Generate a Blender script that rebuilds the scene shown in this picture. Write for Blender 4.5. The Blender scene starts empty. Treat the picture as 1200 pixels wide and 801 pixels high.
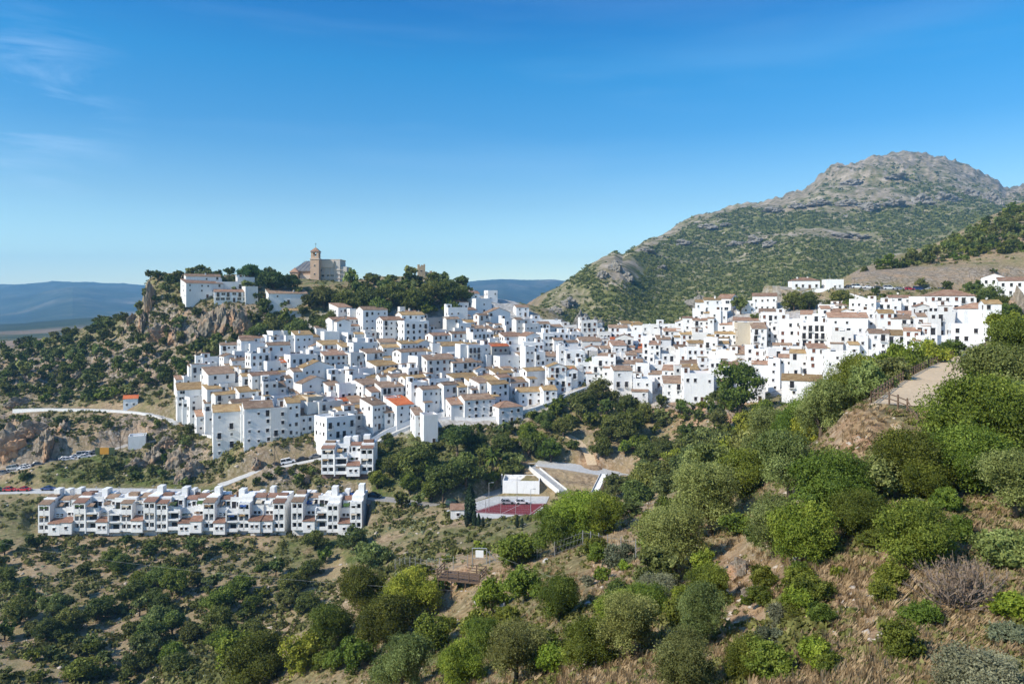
import bpy, bmesh, math, random
import numpy as np
from mathutils import Vector, Matrix
R = math.radians
SC = bpy.context.scene
COL = SC.collection
rng = np.random.default_rng(7)
rnd = random.Random(11)
F = 867.0      # focal length in photo pixels (photo 1200 wide)
HOR = 352.0    # row of the horizon

# ------------------------------------------------------------------ helpers
def tag(o, label=None, cat=None, group=None, kind=None):
    if label: o['label'] = label
    if cat: o['category'] = cat
    if group: o['group'] = group
    if kind: o['kind'] = kind
    return o

def empty(name, loc=(0, 0, 0), rz=0.0):
    o = bpy.data.objects.new(name, None)
    COL.objects.link(o)
    o.location = loc
    o.rotation_euler = (0, 0, rz)
    o.empty_display_size = 0.5
    return o

def link(name, me, parent=None, loc=None, rz=None, scale=None):
    o = bpy.data.objects.new(name, me)
    COL.objects.link(o)
    if parent is not None: o.parent = parent
    if loc is not None: o.location = loc
    if rz is not None: o.rotation_euler = (0, 0, rz)
    if scale is not None: o.scale = scale
    return o

class MB:
    """collects faces with material slots and builds one mesh"""
    def __init__(s):
        s.v = []; s.f = []; s.m = []; s.mats = []
    def slot(s, mat):
        if mat not in s.mats: s.mats.append(mat)
        return s.mats.index(mat)
    def face(s, pts, mat):
        b = len(s.v); s.v.extend(tuple(p) for p in pts)
        s.f.append(tuple(range(b, b + len(pts)))); s.m.append(s.slot(mat))
    def poly(s, verts, faces, mat):
        b = len(s.v); s.v.extend(tuple(p) for p in verts); k = s.slot(mat)
        for f in faces:
            s.f.append(tuple(b + i for i in f)); s.m.append(k)
    def box(s, x0, x1, y0, y1, z0, z1, mat, rz=0.0, o=(0, 0, 0)):
        vs = [(x, y, z) for z in (z0, z1) for y in (y0, y1) for x in (x0, x1)]
        if rz or o != (0, 0, 0):
            c, n = math.cos(rz), math.sin(rz)
            vs = [(o[0] + c * x - n * y, o[1] + n * x + c * y, o[2] + z) for x, y, z in vs]
        s.poly(vs, [(0, 2, 3, 1), (4, 5, 7, 6), (0, 1, 5, 4), (2, 6, 7, 3), (0, 4, 6, 2), (1, 3, 7, 5)], mat)
    def bar(s, a, b, r, mat, n=5, r2=None):
        a = Vector(a); b = Vector(b); d = b - a
        if d.length < 1e-6: return
        q = d.to_track_quat('Z', 'Y').to_matrix(); r2 = r if r2 is None else r2
        vs = []
        for k in range(n):
            t = 2 * math.pi * k / n
            e = q @ Vector((math.cos(t), math.sin(t), 0))
            vs.append(a + e * r); vs.append(b + e * r2)
        fs = [(2 * k, 2 * ((k + 1) % n), 2 * ((k + 1) % n) + 1, 2 * k + 1) for k in range(n)]
        fs.append(tuple(2 * k for k in range(n))[::-1]); fs.append(tuple(2 * k + 1 for k in range(n)))
        s.poly(vs, fs, mat)
    def mesh(s, name, smooth=False):
        me = bpy.data.meshes.new(name)
        me.from_pydata(s.v, [], s.f)
        for m in s.mats: me.materials.append(m)
        me.polygons.foreach_set('material_index', s.m)
        if smooth: me.polygons.foreach_set('use_smooth', [True] * len(s.f))
        me.update()
        return me
    def build(s, name, parent=None, loc=None, rz=None, smooth=False):
        return link(name, s.mesh(name, smooth), parent, loc, rz)

def npmesh(name, verts, quads, mats, smooth=False, matidx=None, n=4):
    """fast mesh from arrays, faces all with n corners"""
    verts = np.asarray(verts, np.float32).reshape(-1, 3); quads = np.asarray(quads, np.int32).reshape(-1, n)
    me = bpy.data.meshes.new(name)
    me.vertices.add(len(verts)); me.vertices.foreach_set('co', verts.ravel())
    me.loops.add(quads.size); me.loops.foreach_set('vertex_index', quads.ravel())
    me.polygons.add(len(quads))
    me.polygons.foreach_set('loop_start', np.arange(0, quads.size, n, dtype=np.int32))
    me.polygons.foreach_set('loop_total', np.full(len(quads), n, np.int32))
    if smooth: me.polygons.foreach_set('use_smooth', np.ones(len(quads), bool))
    for m in mats: me.materials.append(m)
    if matidx is not None: me.polygons.foreach_set('material_index', np.asarray(matidx, np.int32))
    me.update(calc_edges=True)
    return me

def fattr(me, name, vals, domain='POINT'):
    a = me.attributes.new(name, 'FLOAT', domain)
    a.data.foreach_set('value', np.asarray(vals, np.float32).ravel())

# ------------------------------------------------------------------ noise
def _h(ix, iy, seed):
    n = (ix.astype(np.int64) * 374761393 + iy.astype(np.int64) * 668265263 + seed * 1442695041) & 0xFFFFFFFF
    n = ((n ^ (n >> 13)) * 1274126177) & 0xFFFFFFFF
    n = (n ^ (n >> 16)) & 0xFFFFFFFF
    return n / 4294967295.0
def vnoise(x, y, seed=0):
    x = np.asarray(x, float); y = np.asarray(y, float)
    ix = np.floor(x); iy = np.floor(y); fx = x - ix; fy = y - iy
    fx = fx * fx * fx * (fx * (fx * 6 - 15) + 10); fy = fy * fy * fy * (fy * (fy * 6 - 15) + 10)
    a = _h(ix, iy, seed); b = _h(ix + 1, iy, seed); c = _h(ix, iy + 1, seed); d = _h(ix + 1, iy + 1, seed)
    return (a + (b - a) * fx + (c - a) * fy + (a - b - c + d) * fx * fy) * 2 - 1
def fbm(x, y, seed=0, octv=4, lac=2.03, gain=0.5, ridge=False):
    s = 0; a = 1.0; t = 0
    for k in range(octv):
        n = vnoise(x, y, seed + k * 17)
        if ridge: n = 1 - 2 * np.abs(n)
        s = s + a * n; t += a; a *= gain
        x, y = x * lac * 0.8 - y * lac * 0.6 + 13.7, x * lac * 0.6 + y * lac * 0.8 - 7.1
    return s / t
def smooth(a, b, x):
    t = np.clip((x - a) / (b - a), 0, 1); return t * t * (3 - 2 * t)

def pchip(xs, ys, xq):
    """monotone cubic through (xs, ys); ys may be (n, k)"""
    xs = np.asarray(xs, float); ys = np.asarray(ys, float)
    one = ys.ndim == 1
    if one: ys = ys[:, None]
    h = np.diff(xs)[:, None]; d = np.diff(ys, axis=0) / h
    m = np.zeros_like(ys)
    w1 = 2 * h[1:] + h[:-1]; w2 = h[1:] + 2 * h[:-1]
    with np.errstate(divide='ignore', invalid='ignore'):
        mm = (w1 + w2) / (w1 / d[:-1] + w2 / d[1:])
    m[1:-1] = np.where(d[:-1] * d[1:] > 0, mm, 0)
    m[0] = d[0]; m[-1] = d[-1]
    xq = np.clip(xq, xs[0], xs[-1])
    k = np.clip(np.searchsorted(xs, xq, side='right') - 1, 0, len(xs) - 2)
    t = ((xq - xs[k]) / (xs[k + 1] - xs[k]))[:, None]; hh = (xs[k + 1] - xs[k])[:, None]
    r = (ys[k] * (2 * t**3 - 3 * t**2 + 1) + m[k] * hh * (t**3 - 2 * t**2 + t)
         + ys[k + 1] * (-2 * t**3 + 3 * t**2) + m[k + 1] * hh * (t**3 - t**2))
    return r[:, 0] if one else r

# ------------------------------------------------------------------ the lie of the land
# Every column is one line of sight from the viewpoint: (metres ahead, level seen) at the same
# 21 landform knots: under the viewpoint, near slope, near crest, dip, valley floor, foot of the
# village, village, castle hill, hollow, mountain, far plain, far hills.
PROF = {
-300:[(6,1250),(50,1080),(90,930),(130,830),(160,760),(190,690),(232,600),(262,560),(300,500),(340,465),(370,450),(395,440),(430,425),(540,440),(800,410),(1300,398),(2100,384),(3000,382),(4200,366),(6500,334),(8000,345)],
0:  [(6,1250),(50,1050),(90,910),(135,803),(165,735),(190,685),(228,606),(250,572),(285,500),(335,458),(365,437),(390,420),(420,410),(520,430),(800,406),(1300,393),(2100,380),(3000,379),(4200,364),(6500,333),(8000,345)],
60: [(6,1250),(50,1040),(90,905),(135,806),(162,740),(186,690),(216,632),(246,572),(285,497),(335,455),(365,430),(395,408),(420,398),(520,425),(800,402),(1300,392),(2100,376),(3000,377),(4200,362),(6500,333),(8000,345)],
125:[(6,1250),(50,1020),(90,900),(135,810),(162,742),(186,690),(216,632),(246,572),(290,486),(335,440),(370,405),(400,386),(420,377),(520,415),(800,400),(1300,391),(2100,372),(3000,377),(4200,362),(6500,334),(8000,345)],
160:[(6,1250),(50,1010),(90,890),(135,812),(160,745),(186,688),(216,631),(246,572),(292,484),(335,432),(360,400),(372,374),(400,367),(520,410),(800,399),(1300,390),(2100,374),(3000,378),(4200,362),(6500,334),(8000,345)],
178:[(6,1250),(50,1000),(90,880),(132,812),(160,745),(186,688),(216,630),(246,571),(292,482),(335,428),(355,398),(372,340),(395,322),(520,405),(800,398),(1300,389),(2100,374),(3000,377),(4200,361),(6500,334),(8000,345)],
240:[(6,1250),(48,960),(85,870),(118,808),(150,762),(183,692),(216,629),(246,573),(282,486),(320,430),(348,400),(362,352),(405,320),(520,395),(800,397),(1300,388),(2100,376),(3000,376),(4200,360),(6500,334),(8000,345)],
310:[(6,1250),(45,935),(80,845),(114,768),(146,758),(182,694),(216,628),(240,563),(255,524),(300,440),(345,398),(372,352),(420,320),(520,385),(800,395),(1300,387),(2100,376),(3000,375),(4200,360),(6500,335),(8000,345)],
380:[(6,1250),(42,915),(76,822),(118,718),(146,725),(180,688),(216,626),(242,566),(262,514),(305,440),(352,385),(385,335),(425,328),(520,380),(800,393),(1300,386),(2100,376),(3000,374),(4200,359),(6500,335),(8000,345)],
440:[(6,1250),(38,900),(72,808),(122,678),(148,695),(185,652),(215,606),(236,566),(262,510),(310,432),(350,382),(392,332),(425,326),(520,375),(800,390),(1300,384),(2100,375),(3000,372),(4200,358),(6500,334),(8000,345)],
520:[(6,1250),(36,880),(82,740),(116,652),(146,668),(182,632),(212,598),(232,558),(262,502),(312,432),(355,382),(395,336),(425,332),(520,372),(800,388),(1300,380),(2100,374),(3000,370),(4200,356),(6500,330),(8000,345)],
580:[(6,1250),(32,880),(75,720),(112,640),(146,652),(184,620),(211,594),(236,548),(268,496),(316,428),(368,376),(405,350),(430,352),(520,376),(800,386),(1300,378),(2100,370),(3000,366),(4200,354),(6500,327),(8000,345)],
640:[(6,1250),(32,870),(70,699),(118,624),(150,634),(186,606),(212,584),(245,530),(280,478),(320,428),(372,380),(405,362),(430,364),(500,374),(600,366),(700,352),(800,344),(1200,372),(4000,372),(6500,333),(8000,345)],
680:[(6,1250),(28,860),(66,694),(118,604),(150,622),(190,592),(214,572),(250,520),(288,462),(320,424),(352,392),(385,388),(420,396),(480,398),(560,388),(720,330),(860,319),(1300,352),(4000,372),(6500,340),(8000,345)],
720:[(6,1250),(27,855),(63,690),(112,596),(145,616),(195,585),(222,562),(250,516),(284,468),(316,424),(346,392),(385,392),(420,400),(480,400),(540,392),(740,312),(880,300),(1400,306),(4000,380),(6500,345),(8000,350)],
770:[(6,1250),(26,850),(57,688),(112,586),(145,606),(190,575),(225,545),(250,512),(278,474),(312,424),(342,392),(380,390),(420,398),(470,398),(540,388),(850,320),(1300,281),(1700,300),(4000,385),(6500,350),(8000,352)],
840:[(6,1250),(25,845),(52,682),(108,560),(145,582),(185,540),(215,512),(240,488),(268,468),(300,420),(330,376),(356,358),(400,368),(450,374),(560,364),(950,312),(1700,249),(2100,270),(4000,385),(6500,350),(8000,352)],
900:[(6,1250),(25,838),(49,648),(92,545),(135,574),(175,535),(205,508),(230,482),(256,468),(290,415),(318,374),(348,354),(400,356),(450,362),(580,352),(1050,290),(1900,238),(2300,262),(4000,385),(6500,350),(8000,352)],
950:[(6,1250),(25,826),(46,616),(75,520),(125,560),(165,516),(195,492),(220,476),(246,462),(280,405),(310,368),(340,350),(390,346),(440,352),(600,338),(1150,270),(2000,215),(2400,240),(4000,385),(6500,350),(8000,352)],
1000:[(6,1250),(25,812),(46,594),(68,478),(120,524),(155,490),(185,470),(210,458),(238,446),(272,398),(306,362),(336,342),(356,326),(420,320),(700,322),(1250,260),(2100,190),(2500,215),(4000,385),(6500,350),(8000,352)],
1050:[(6,1250),(24,815),(48,564),(78,452),(120,480),(150,462),(180,446),(208,436),(236,424),(268,388),(305,356),(334,340),(358,320),(500,300),(800,308),(1300,250),(2200,183),(2600,210),(4000,385),(6500,350),(8000,352)],
1090:[(6,1250),(24,812),(51,546),(102,432),(130,450),(155,440),(182,428),(208,420),(236,408),(268,382),(304,352),(332,338),(360,316),(530,288),(850,298),(1350,250),(2250,186),(2650,212),(4000,385),(6500,350),(8000,352)],
1135:[(6,1250),(24,808),(54,530),(140,412),(155,425),(170,420),(190,412),(210,406),(236,396),(268,374),(302,350),(334,336),(364,308),(580,266),(900,284),(1400,248),(2350,199),(2700,215),(4000,385),(6500,350),(8000,352)],
1168:[(6,1250),(24,805),(54,525),(138,402),(155,415),(170,410),(190,404),(210,398),(236,390),(268,368),(302,348),(336,334),(368,303),(610,252),(950,274),(1450,248),(2400,214),(2750,226),(4000,385),(6500,350),(8000,352)],
1200:[(6,1250),(24,800),(54,518),(136,394),(155,406),(170,402),(190,397),(210,392),(236,385),(268,362),(302,345),(338,332),(372,299),(640,239),(1000,262),(1500,246),(2500,219),(2900,236),(4000,385),(6500,350),(8000,352)],
1500:[(6,1250),(24,790),(54,500),(130,360),(155,366),(170,364),(190,362),(210,360),(236,355),(268,340),(302,328),(338,318),(380,280),(700,180),(1100,210),(1600,225),(2600,230),(3000,250),(4000,385),(6500,350),(8000,352)],
}
NK = 21
PXS = np.array(sorted(PROF)); KN = np.array([PROF[p] for p in PXS], float)
NC, NR = 1180, 820
U = np.concatenate([np.linspace(-300, -20, 70, endpoint=False), np.linspace(-20, 1220, NC - 140), np.linspace(1221, 1500, 70)])
# rows: denser between 20 and 600 m
vv = np.linspace(0, 1, NR)
DD = np.exp(np.interp(vv, [0, .1, .72, .88, 1], np.log([6, 18, 420, 2700, 8000])))
kd = pchip(PXS, np.log(KN[:, :, 0]), U)       # (NC, NK)
kp = pchip(PXS, KN[:, :, 1], U)
# detailed sky-lines of the far crests
PEAK = [(640,344),(655,338),(670,327),(690,312),(705,303),(720,299),(730,303),(740,296),(760,285),(790,270),(820,256),(850,247),(870,242),(890,239.5),(915,235),(940,222),(960,208),(980,198),(1000,190),(1020,185),(1045,183),(1075,184),(1100,188),(1130,197),(1155,208),(1170,215),(1180,224),(1190,222),(1200,219)]
pk = np.interp(U, [p[0] for p in PEAK], [p[1] for p in PEAK])
inr = smooth(640, 650, U) * (1 - smooth(1195, 1205, U))
kp[:, 16] = kp[:, 16] * (1 - inr) + pk * inr
FARC = [(-300,336),(0,334),(60,332.5),(100,332),(150,334),(200,337),(400,336),(520,333),(560,328),(590,327),(620,328),(665,330),(720,334)]
fc = np.interp(U, [p[0] for p in FARC], [p[1] for p in FARC]); inr = 1 - smooth(700, 740, U)
kp[:, 19] = kp[:, 19] * (1 - inr) + fc * inr
MIDR = [(-300,370),(-20,371),(20,367),(45,361),(65,355),(85,351.5),(100,353),(125,358),(150,361),(175,362),(240,364),(400,368)]
mr = np.interp(U, [p[0] for p in MIDR], [p[1] for p in MIDR]); inr = 1 - smooth(300, 420, U)
kp[:, 18] = kp[:, 18] * (1 - inr) + mr * inr; kp[:, 17] = kp[:, 17] * (1 - inr) + 381 * inr
CAST = [(165,350),(172,330),(180,321),(196,320),(215,319),(250,322),(300,322),(335,322),(400,329),(430,326),(470,325),(500,324),(545,329),(552,345),(565,350),(600,352)]
cc = np.interp(U, [p[0] for p in CAST], [p[1] for p in CAST]); inr = smooth(165, 172, U) * (1 - smooth(590, 610, U))
kp[:, 12] = kp[:, 12] * (1 - inr) + cc * inr
PY = np.zeros((NC, NR))
lD = np.log(DD)
for i in range(NC):
    PY[i] = pchip(kd[i], kp[i], lD)
UU, DG = np.meshgrid(U, DD, indexing='ij')
GX = DG * (UU - 600) / F; GY = DG.copy()
GZ = (HOR - PY) / F * DG
# roughness: small near, larger on the mountain; less where the village stands
mount = smooth(450, 700, DG) * smooth(600, 680, UU)
GZ += 0.5 * fbm(GX / 9, GY / 9, 3, 4) * smooth(10, 40, DG) * (1 - smooth(500, 900, DG))
GZ += 1.6 * fbm(GX / 34, GY / 34, 5, 4) * smooth(80, 160, DG) * (1 - smooth(700, 1500, DG))
rid = fbm(GX / 210 + 0.3 * GY / 210, GY / 260, 9, 6, ridge=True)
GZ += mount * (1 - smooth(2600, 3200, DG)) * (rid - .25) * 0.016 * DG * (0.35 + 0.65 * smooth(700, 1300, DG))
craw = fbm(GX / 60, GY / 60, 21, 5, ridge=True)
rockz = smooth(0.1, 0.5, fbm(GX / 300, GY / 300, 31, 3) + smooth(1400, 2300, DG) * 1.3 - 0.35)
GZ += mount * rockz * (craw - .45) * 15 * smooth(600, 1400, DG) * (1 - smooth(2600, 3200, DG))
far = smooth(3500, 5500, DG)
GZ += far * fbm(GX / 700, GY / 900, 41, 6, ridge=True) * 38 * (1 - smooth(6000, 6600, DG) * .6)
GZ += smooth(1500, 2600, DG) * (1 - mount) * (1 - far) * fbm(GX / 500, GY / 500, 45, 4) * 14
# castle rock and roadside crags: stepped relief
def blob(px, py, rx, ry):   # soft mask in (column, seen level) for the parts of the land named
    lev = HOR - GZ / DG * F
    return np.clip(1 - ((UU - px) / rx) ** 2 - ((lev - py) / ry) ** 2, 0, 1)
crag = np.zeros_like(GZ)
for c in [(210,385,75,34),(290,378,50,30),(30,510,60,34),(165,510,60,30),(210,535,60,30),(150,430,110,40),(40,440,90,40),(520,350,40,20),(800,455,70,26),(700,350,70,50),(340,555,60,20),(860,440,30,20)]:
    crag = np.maximum(crag, blob(*c) * ((DG > 150) & (DG < 1000)))
GZ += crag * fbm(GX / 8, GY / 8, 51, 5, ridge=True) * 3.2
CRAG = crag

def _iu(px): return np.interp(px, U, np.arange(NC))
def _id(d): return np.interp(np.log(np.maximum(d, 6.01)), lD, np.arange(NR))
def H(x, y):
    """height of the land at x, y"""
    px = 600 + F * x / max(y, 6.0)
    a = min(max(float(_iu(px)), 0), NC - 1.001); b = min(max(float(_id(y)), 0), NR - 1.001)
    i, j = int(a), int(b); s, t = a - i, b - j
    return float((GZ[i, j] * (1 - t) + GZ[i, j + 1] * t) * (1 - s) + (GZ[i + 1, j] * (1 - t) + GZ[i + 1, j + 1] * t) * s)
def hit(px, py, dmin=12.0):
    """point of the land met by the line of sight through px, py beyond dmin"""
    a = min(max(float(_iu(px)), 0), NC - 1.001); i = int(a); s = a - i
    z = GZ[i] * (1 - s) + GZ[i + 1] * s
    lev = HOR - z / DD * F
    j0 = int(_id(dmin)) + 1
    k = np.nonzero(lev[j0:] <= py)[0]
    if len(k) == 0: return None
    j = j0 + k[0]
    if j == j0: d = DD[j]
    else:
        l0, l1 = lev[j - 1], lev[j]
        t = (l0 - py) / (l0 - l1) if l0 != l1 else 0
        d = DD[j - 1] + (DD[j] - DD[j - 1]) * min(max(t, 0), 1)
    x = d * (px - 600) / F
    return Vector((x, d, (HOR - py) / F * d))
def seen(p): return 600 + F * p[0] / p[1], HOR - F * p[2] / p[1]

def level_path(pts, w, fall):
    """cut a ledge w wide along 3D points into the land"""
    global GZ
    bx0 = min(p[0] for p in pts) - w - fall; bx1 = max(p[0] for p in pts) + w + fall
    by0 = min(p[1] for p in pts) - w - fall; by1 = max(p[1] for p in pts) + w + fall
    m = (GX > bx0) & (GX < bx1) & (GY > by0) & (GY < by1)
    X = GX[m]; Y = GY[m]; best = np.full(X.shape, 1e9); zz = np.zeros(X.shape)
    for a, b in zip(pts[:-1], pts[1:]):
        dx, dy = b[0] - a[0], b[1] - a[1]; L = dx * dx + dy * dy + 1e-9
        t = np.clip(((X - a[0]) * dx + (Y - a[1]) * dy) / L, 0, 1)
        d = np.hypot(X - a[0] - t * dx, Y - a[1] - t * dy)
        k = d < best; best[k] = d[k]; zz[k] = (a[2] + t * (b[2] - a[2]))[k]
    wgt = 1 - smooth(w, w + fall, best)
    GZ[m] = GZ[m] * (1 - wgt) + zz * wgt
def inside(X, Y, poly):
    r = np.zeros(np.shape(X), bool)
    n = len(poly)
    for i in range(n):
        x0, y0 = poly[i][:2]; x1, y1 = poly[(i + 1) % n][:2]
        c = ((y0 > Y) != (y1 > Y)) & (X < (x1 - x0) * (Y - y0) / (y1 - y0 + 1e-12) + x0)
        r ^= c
    return r
def level_pad(poly, z, fall=3.0):
    cx = [p[0] for p in poly]; cy = [p[1] for p in poly]
    m = (GX > min(cx) - fall) & (GX < max(cx) + fall) & (GY > min(cy) - fall) & (GY < max(cy) + fall)
    X = GX[m]; Y = GY[m]; ins = inside(X, Y, poly); best = np.full(X.shape, 1e9)
    for a, b in zip(poly, poly[1:] + poly[:1]):
        dx, dy = b[0] - a[0], b[1] - a[1]; L = dx * dx + dy * dy + 1e-9
        t = np.clip(((X - a[0]) * dx + (Y - a[1]) * dy) / L, 0, 1)
        best = np.minimum(best, np.hypot(X - a[0] - t * dx, Y - a[1] - t * dy))
    best[ins] = 0
    wgt = 1 - smooth(0.3, fall, best)
    GZ[m] = GZ[m] * (1 - wgt) + z * wgt
# ------------------------------------------------------------------ materials
def mat(name, col, rough=0.8, spec=0.2, metal=0.0):
    m = bpy.data.materials.new(name); m.use_nodes = True
    b = m.node_tree.nodes['Principled BSDF']
    b.inputs['Base Color'].default_value = (*col, 1); b.inputs['Roughness'].default_value = rough
    b.inputs['Specular IOR Level'].default_value = spec; b.inputs['Metallic'].default_value = metal
    return m
class NB:
    """short way to write node trees"""
    def __init__(s, m):
        s.m = m; s.t = m.node_tree; s.b = s.t.nodes['Principled BSDF']
    def n(s, typ, **kw):
        x = s.t.nodes.new(typ)
        for k, v in kw.items(): setattr(x, k, v)
        return x
    def l(s, a, b): s.t.links.new(a, b)
    def co(s, kind='Object'):
        return s.n('ShaderNodeTexCoord').outputs[kind]
    def noise(s, vec, scale, detail=4, rough=0.55, dist=0.0, col=False):
        x = s.n('ShaderNodeTexNoise'); x.inputs['Scale'].default_value = scale
        x.inputs['Detail'].default_value = detail; x.inputs['Roughness'].default_value = rough
        x.inputs['Distortion'].default_value = dist
        if vec is not None: s.l(vec, x.inputs['Vector'])
        return x.outputs['Color' if col else 'Fac']
    def ramp(s, fac, stops):
        x = s.n('ShaderNodeValToRGB'); e = x.color_ramp.elements
        while len(e) < len(stops): e.new(0.5)
        for k, (p, c) in enumerate(stops):
            e[k].position = p
            e[k].color = (*c, 1) if not isinstance(c, (int, float)) else (c, c, c, 1)
        s.l(fac, x.inputs[0]); return x.outputs[0]
    def mix(s, fac, a, b, mode='MIX'):
        x = s.n('ShaderNodeMix', data_type='RGBA', blend_type=mode)
        for sock, v in ((x.inputs[0], fac), (x.inputs[6], a), (x.inputs[7], b)):
            if isinstance(v, (int, float)): sock.default_value = v
            elif isinstance(v, tuple): sock.default_value = (*v, 1)
            else: s.l(v, sock)
        return x.outputs[2]
    def math(s, op, a, b=0.0, c=0.0, clamp=False):
        x = s.n('ShaderNodeMath', operation=op, use_clamp=clamp)
        for k, v in enumerate((a, b, c)):
            if isinstance(v, (int, float)): x.inputs[k].default_value = v
            else: s.l(v, x.inputs[k])
        return x.outputs[0]
    def attr(s, name, out='Fac'):
        x = s.n('ShaderNodeAttribute', attribute_name=name); return x.outputs[out]
    def bump(s, h, strength=0.4, dist=0.1):
        x = s.n('ShaderNodeBump'); x.inputs['Strength'].default_value = strength; x.inputs['Distance'].default_value = dist
        s.l(h, x.inputs['Height']); s.l(x.outputs[0], s.b.inputs['Normal'])

def ground_material():
    m = mat('hillside_ground', (.2, .15, .1), 0.95, 0.1); g = NB(m)
    p = g.co('Object')
    n1 = g.noise(p, 0.9, 6, .65); n2 = g.noise(p, 0.13, 5, .6); n3 = g.noise(p, 0.02, 4, .6); n4 = g.noise(p, 4.5, 4, .7)
    soil = g.ramp(n1, [(.30, (.12, .085, .048)), (.48, (.25, .18, .105)), (.62, (.38, .28, .175)), (.75, (.50, .40, .27))])
    straw = g.ramp(n4, [(.3, (.17, .12, .06)), (.5, (.34, .25, .14)), (.7, (.54, .43, .26))])
    soil = g.mix(g.ramp(n2, [(.42, 0.0), (.58, 1.0)]), soil, straw)
    grass = g.ramp(n1, [(.3, (.035, .050, .012)), (.5, (.085, .105, .028)), (.68, (.16, .165, .055))])
    gm = g.math('ADD', g.attr('grass'), g.math('MULTIPLY', g.math('SUBTRACT', n2, .5), 2.6), clamp=True)
    gm = g.math('MULTIPLY', gm, g.ramp(g.attr('grass'), [(.0, 0.0), (.06, 1.0)]))
    c = g.mix(gm, soil, grass)
    red = g.ramp(n1, [(.3, (.20, .10, .055)), (.5, (.40, .235, .135)), (.7, (.60, .42, .28))])
    rm = g.math('ADD', g.attr('redsoil'), g.math('MULTIPLY', g.math('SUBTRACT', n2, .5), 2.0), clamp=True)
    rm = g.math('MULTIPLY', rm, g.ramp(g.attr('redsoil'), [(.0, 0.0), (.08, 1.0)]))
    c = g.mix(rm, c, red)
    v = g.n('ShaderNodeTexVoronoi'); v.inputs['Scale'].default_value = .28; v.feature = 'DISTANCE_TO_EDGE'
    mp = g.n('ShaderNodeMapping'); mp.inputs['Scale'].default_value = (1, 1, .45); g.l(p, mp.inputs[0])
    wv = g.mix(.35, mp.outputs[0], g.noise(p, .5, 4, .6, col=True), 'ADD'); g.l(wv, v.inputs['Vector'])
    rock = g.ramp(n1, [(.28, (.09, .075, .055)), (.47, (.22, .18, .135)), (.62, (.34, .29, .23)), (.8, (.46, .41, .35))])
    rock = g.mix(g.ramp(n2, [(.45, 0.0), (.66, .75)]), rock, (.42, .27, .16))
    rock = g.mix(g.ramp(v.outputs[0], [(0, 0.75), (.06, 0.0)]), rock, (.05, .045, .035))
    km = g.math('ADD', g.attr('rock'), g.math('MULTIPLY', g.math('SUBTRACT', n1, .5), 2.4), clamp=True)
    km = g.math('MULTIPLY', km, g.ramp(g.attr('rock'), [(.0, 0.0), (.08, 1.0)]))
    c = g.mix(km, c, rock)
    # the mountain: scrub and pale limestone
    mn = g.noise(p, .045, 7, .68); mb = g.noise(p, .012, 5, .6)
    maq = g.ramp(mn, [(.36, (.070, .085, .020)), (.5, (.150, .155, .045)), (.6, (.24, .215, .09)), (.7, (.36, .30, .19))])
    lime = g.ramp(mn, [(.36, (.09, .085, .035)), (.46, (.19, .155, .095)), (.58, (.31, .255, .185)), (.72, (.46, .405, .33))])
    lm = g.math('ADD', g.attr('lime'), g.math('MULTIPLY', g.math('SUBTRACT', mn, .5), 2.2), clamp=True)
    mo = g.mix(lm, maq, lime)
    c = g.mix(g.attr('mount'), c, mo)
    # far plain and hills
    fld = g.ramp(g.noise(p, .0035, 6, .62), [(.36, (.03, .045, .015)), (.45, (.09, .09, .04)), (.5, (.22, .15, .095)), (.66, (.36, .26, .18))])
    wood = g.ramp(g.noise(p, .0022, 8, .7), [(.35, (.018, .030, .014)), (.52, (.045, .06, .03)), (.62, (.12, .11, .07)), (.72, (.33, .28, .2))])
    c = g.mix(g.attr('plain'), c, fld); c = g.mix(g.attr('farhill'), c, wood)
    st = g.ramp(g.noise(p, .6, 6, .6), [(.3, (.20, .18, .16)), (.5, (.40, .38, .35)), (.7, (.60, .58, .55))])
    c = g.mix(g.attr('street'), c, st)
    g.l(c, g.b.inputs['Base Color'])
    hgt = g.math('ADD', g.math('MULTIPLY', n1, .6), g.math('MULTIPLY', n4, .16))
    g.bump(hgt, .9, .7)
    return m
M_GROUND = ground_material()

def road_material(name, base, gscale=1.2):
    m = mat(name, base, .9, .15); g = NB(m); p = g.co()
    n = g.noise(p, gscale, 6, .65); n2 = g.noise(p, .12, 4, .6)
    c = g.ramp(n, [(.3, tuple(.72 * x for x in base)), (.55, base), (.75, tuple(min(1, 1.22 * x) for x in base))])
    c = g.mix(g.ramp(n2, [(.4, 0.0), (.7, .45)]), c, tuple(.7 * x for x in base))
    g.l(c, g.b.inputs['Base Color']); g.bump(n, .3, .05); return m
M_ASPH = road_material('worn_grey_road', (.33, .31, .28))
M_CONC = road_material('pale_concrete', (.50, .49, .46))
M_TRACK = road_material('dirt_track', (.60, .455, .29), 2.5)
M_REDC = road_material('red_court', (.20, .035, .04), .5)

def P(px, py, dmin=150): return hit(px, py, dmin)
def V3(px, py, d): return Vector((d * (px - 600) / F, d, (HOR - py) / F * d))   # a point at a known distance

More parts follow.
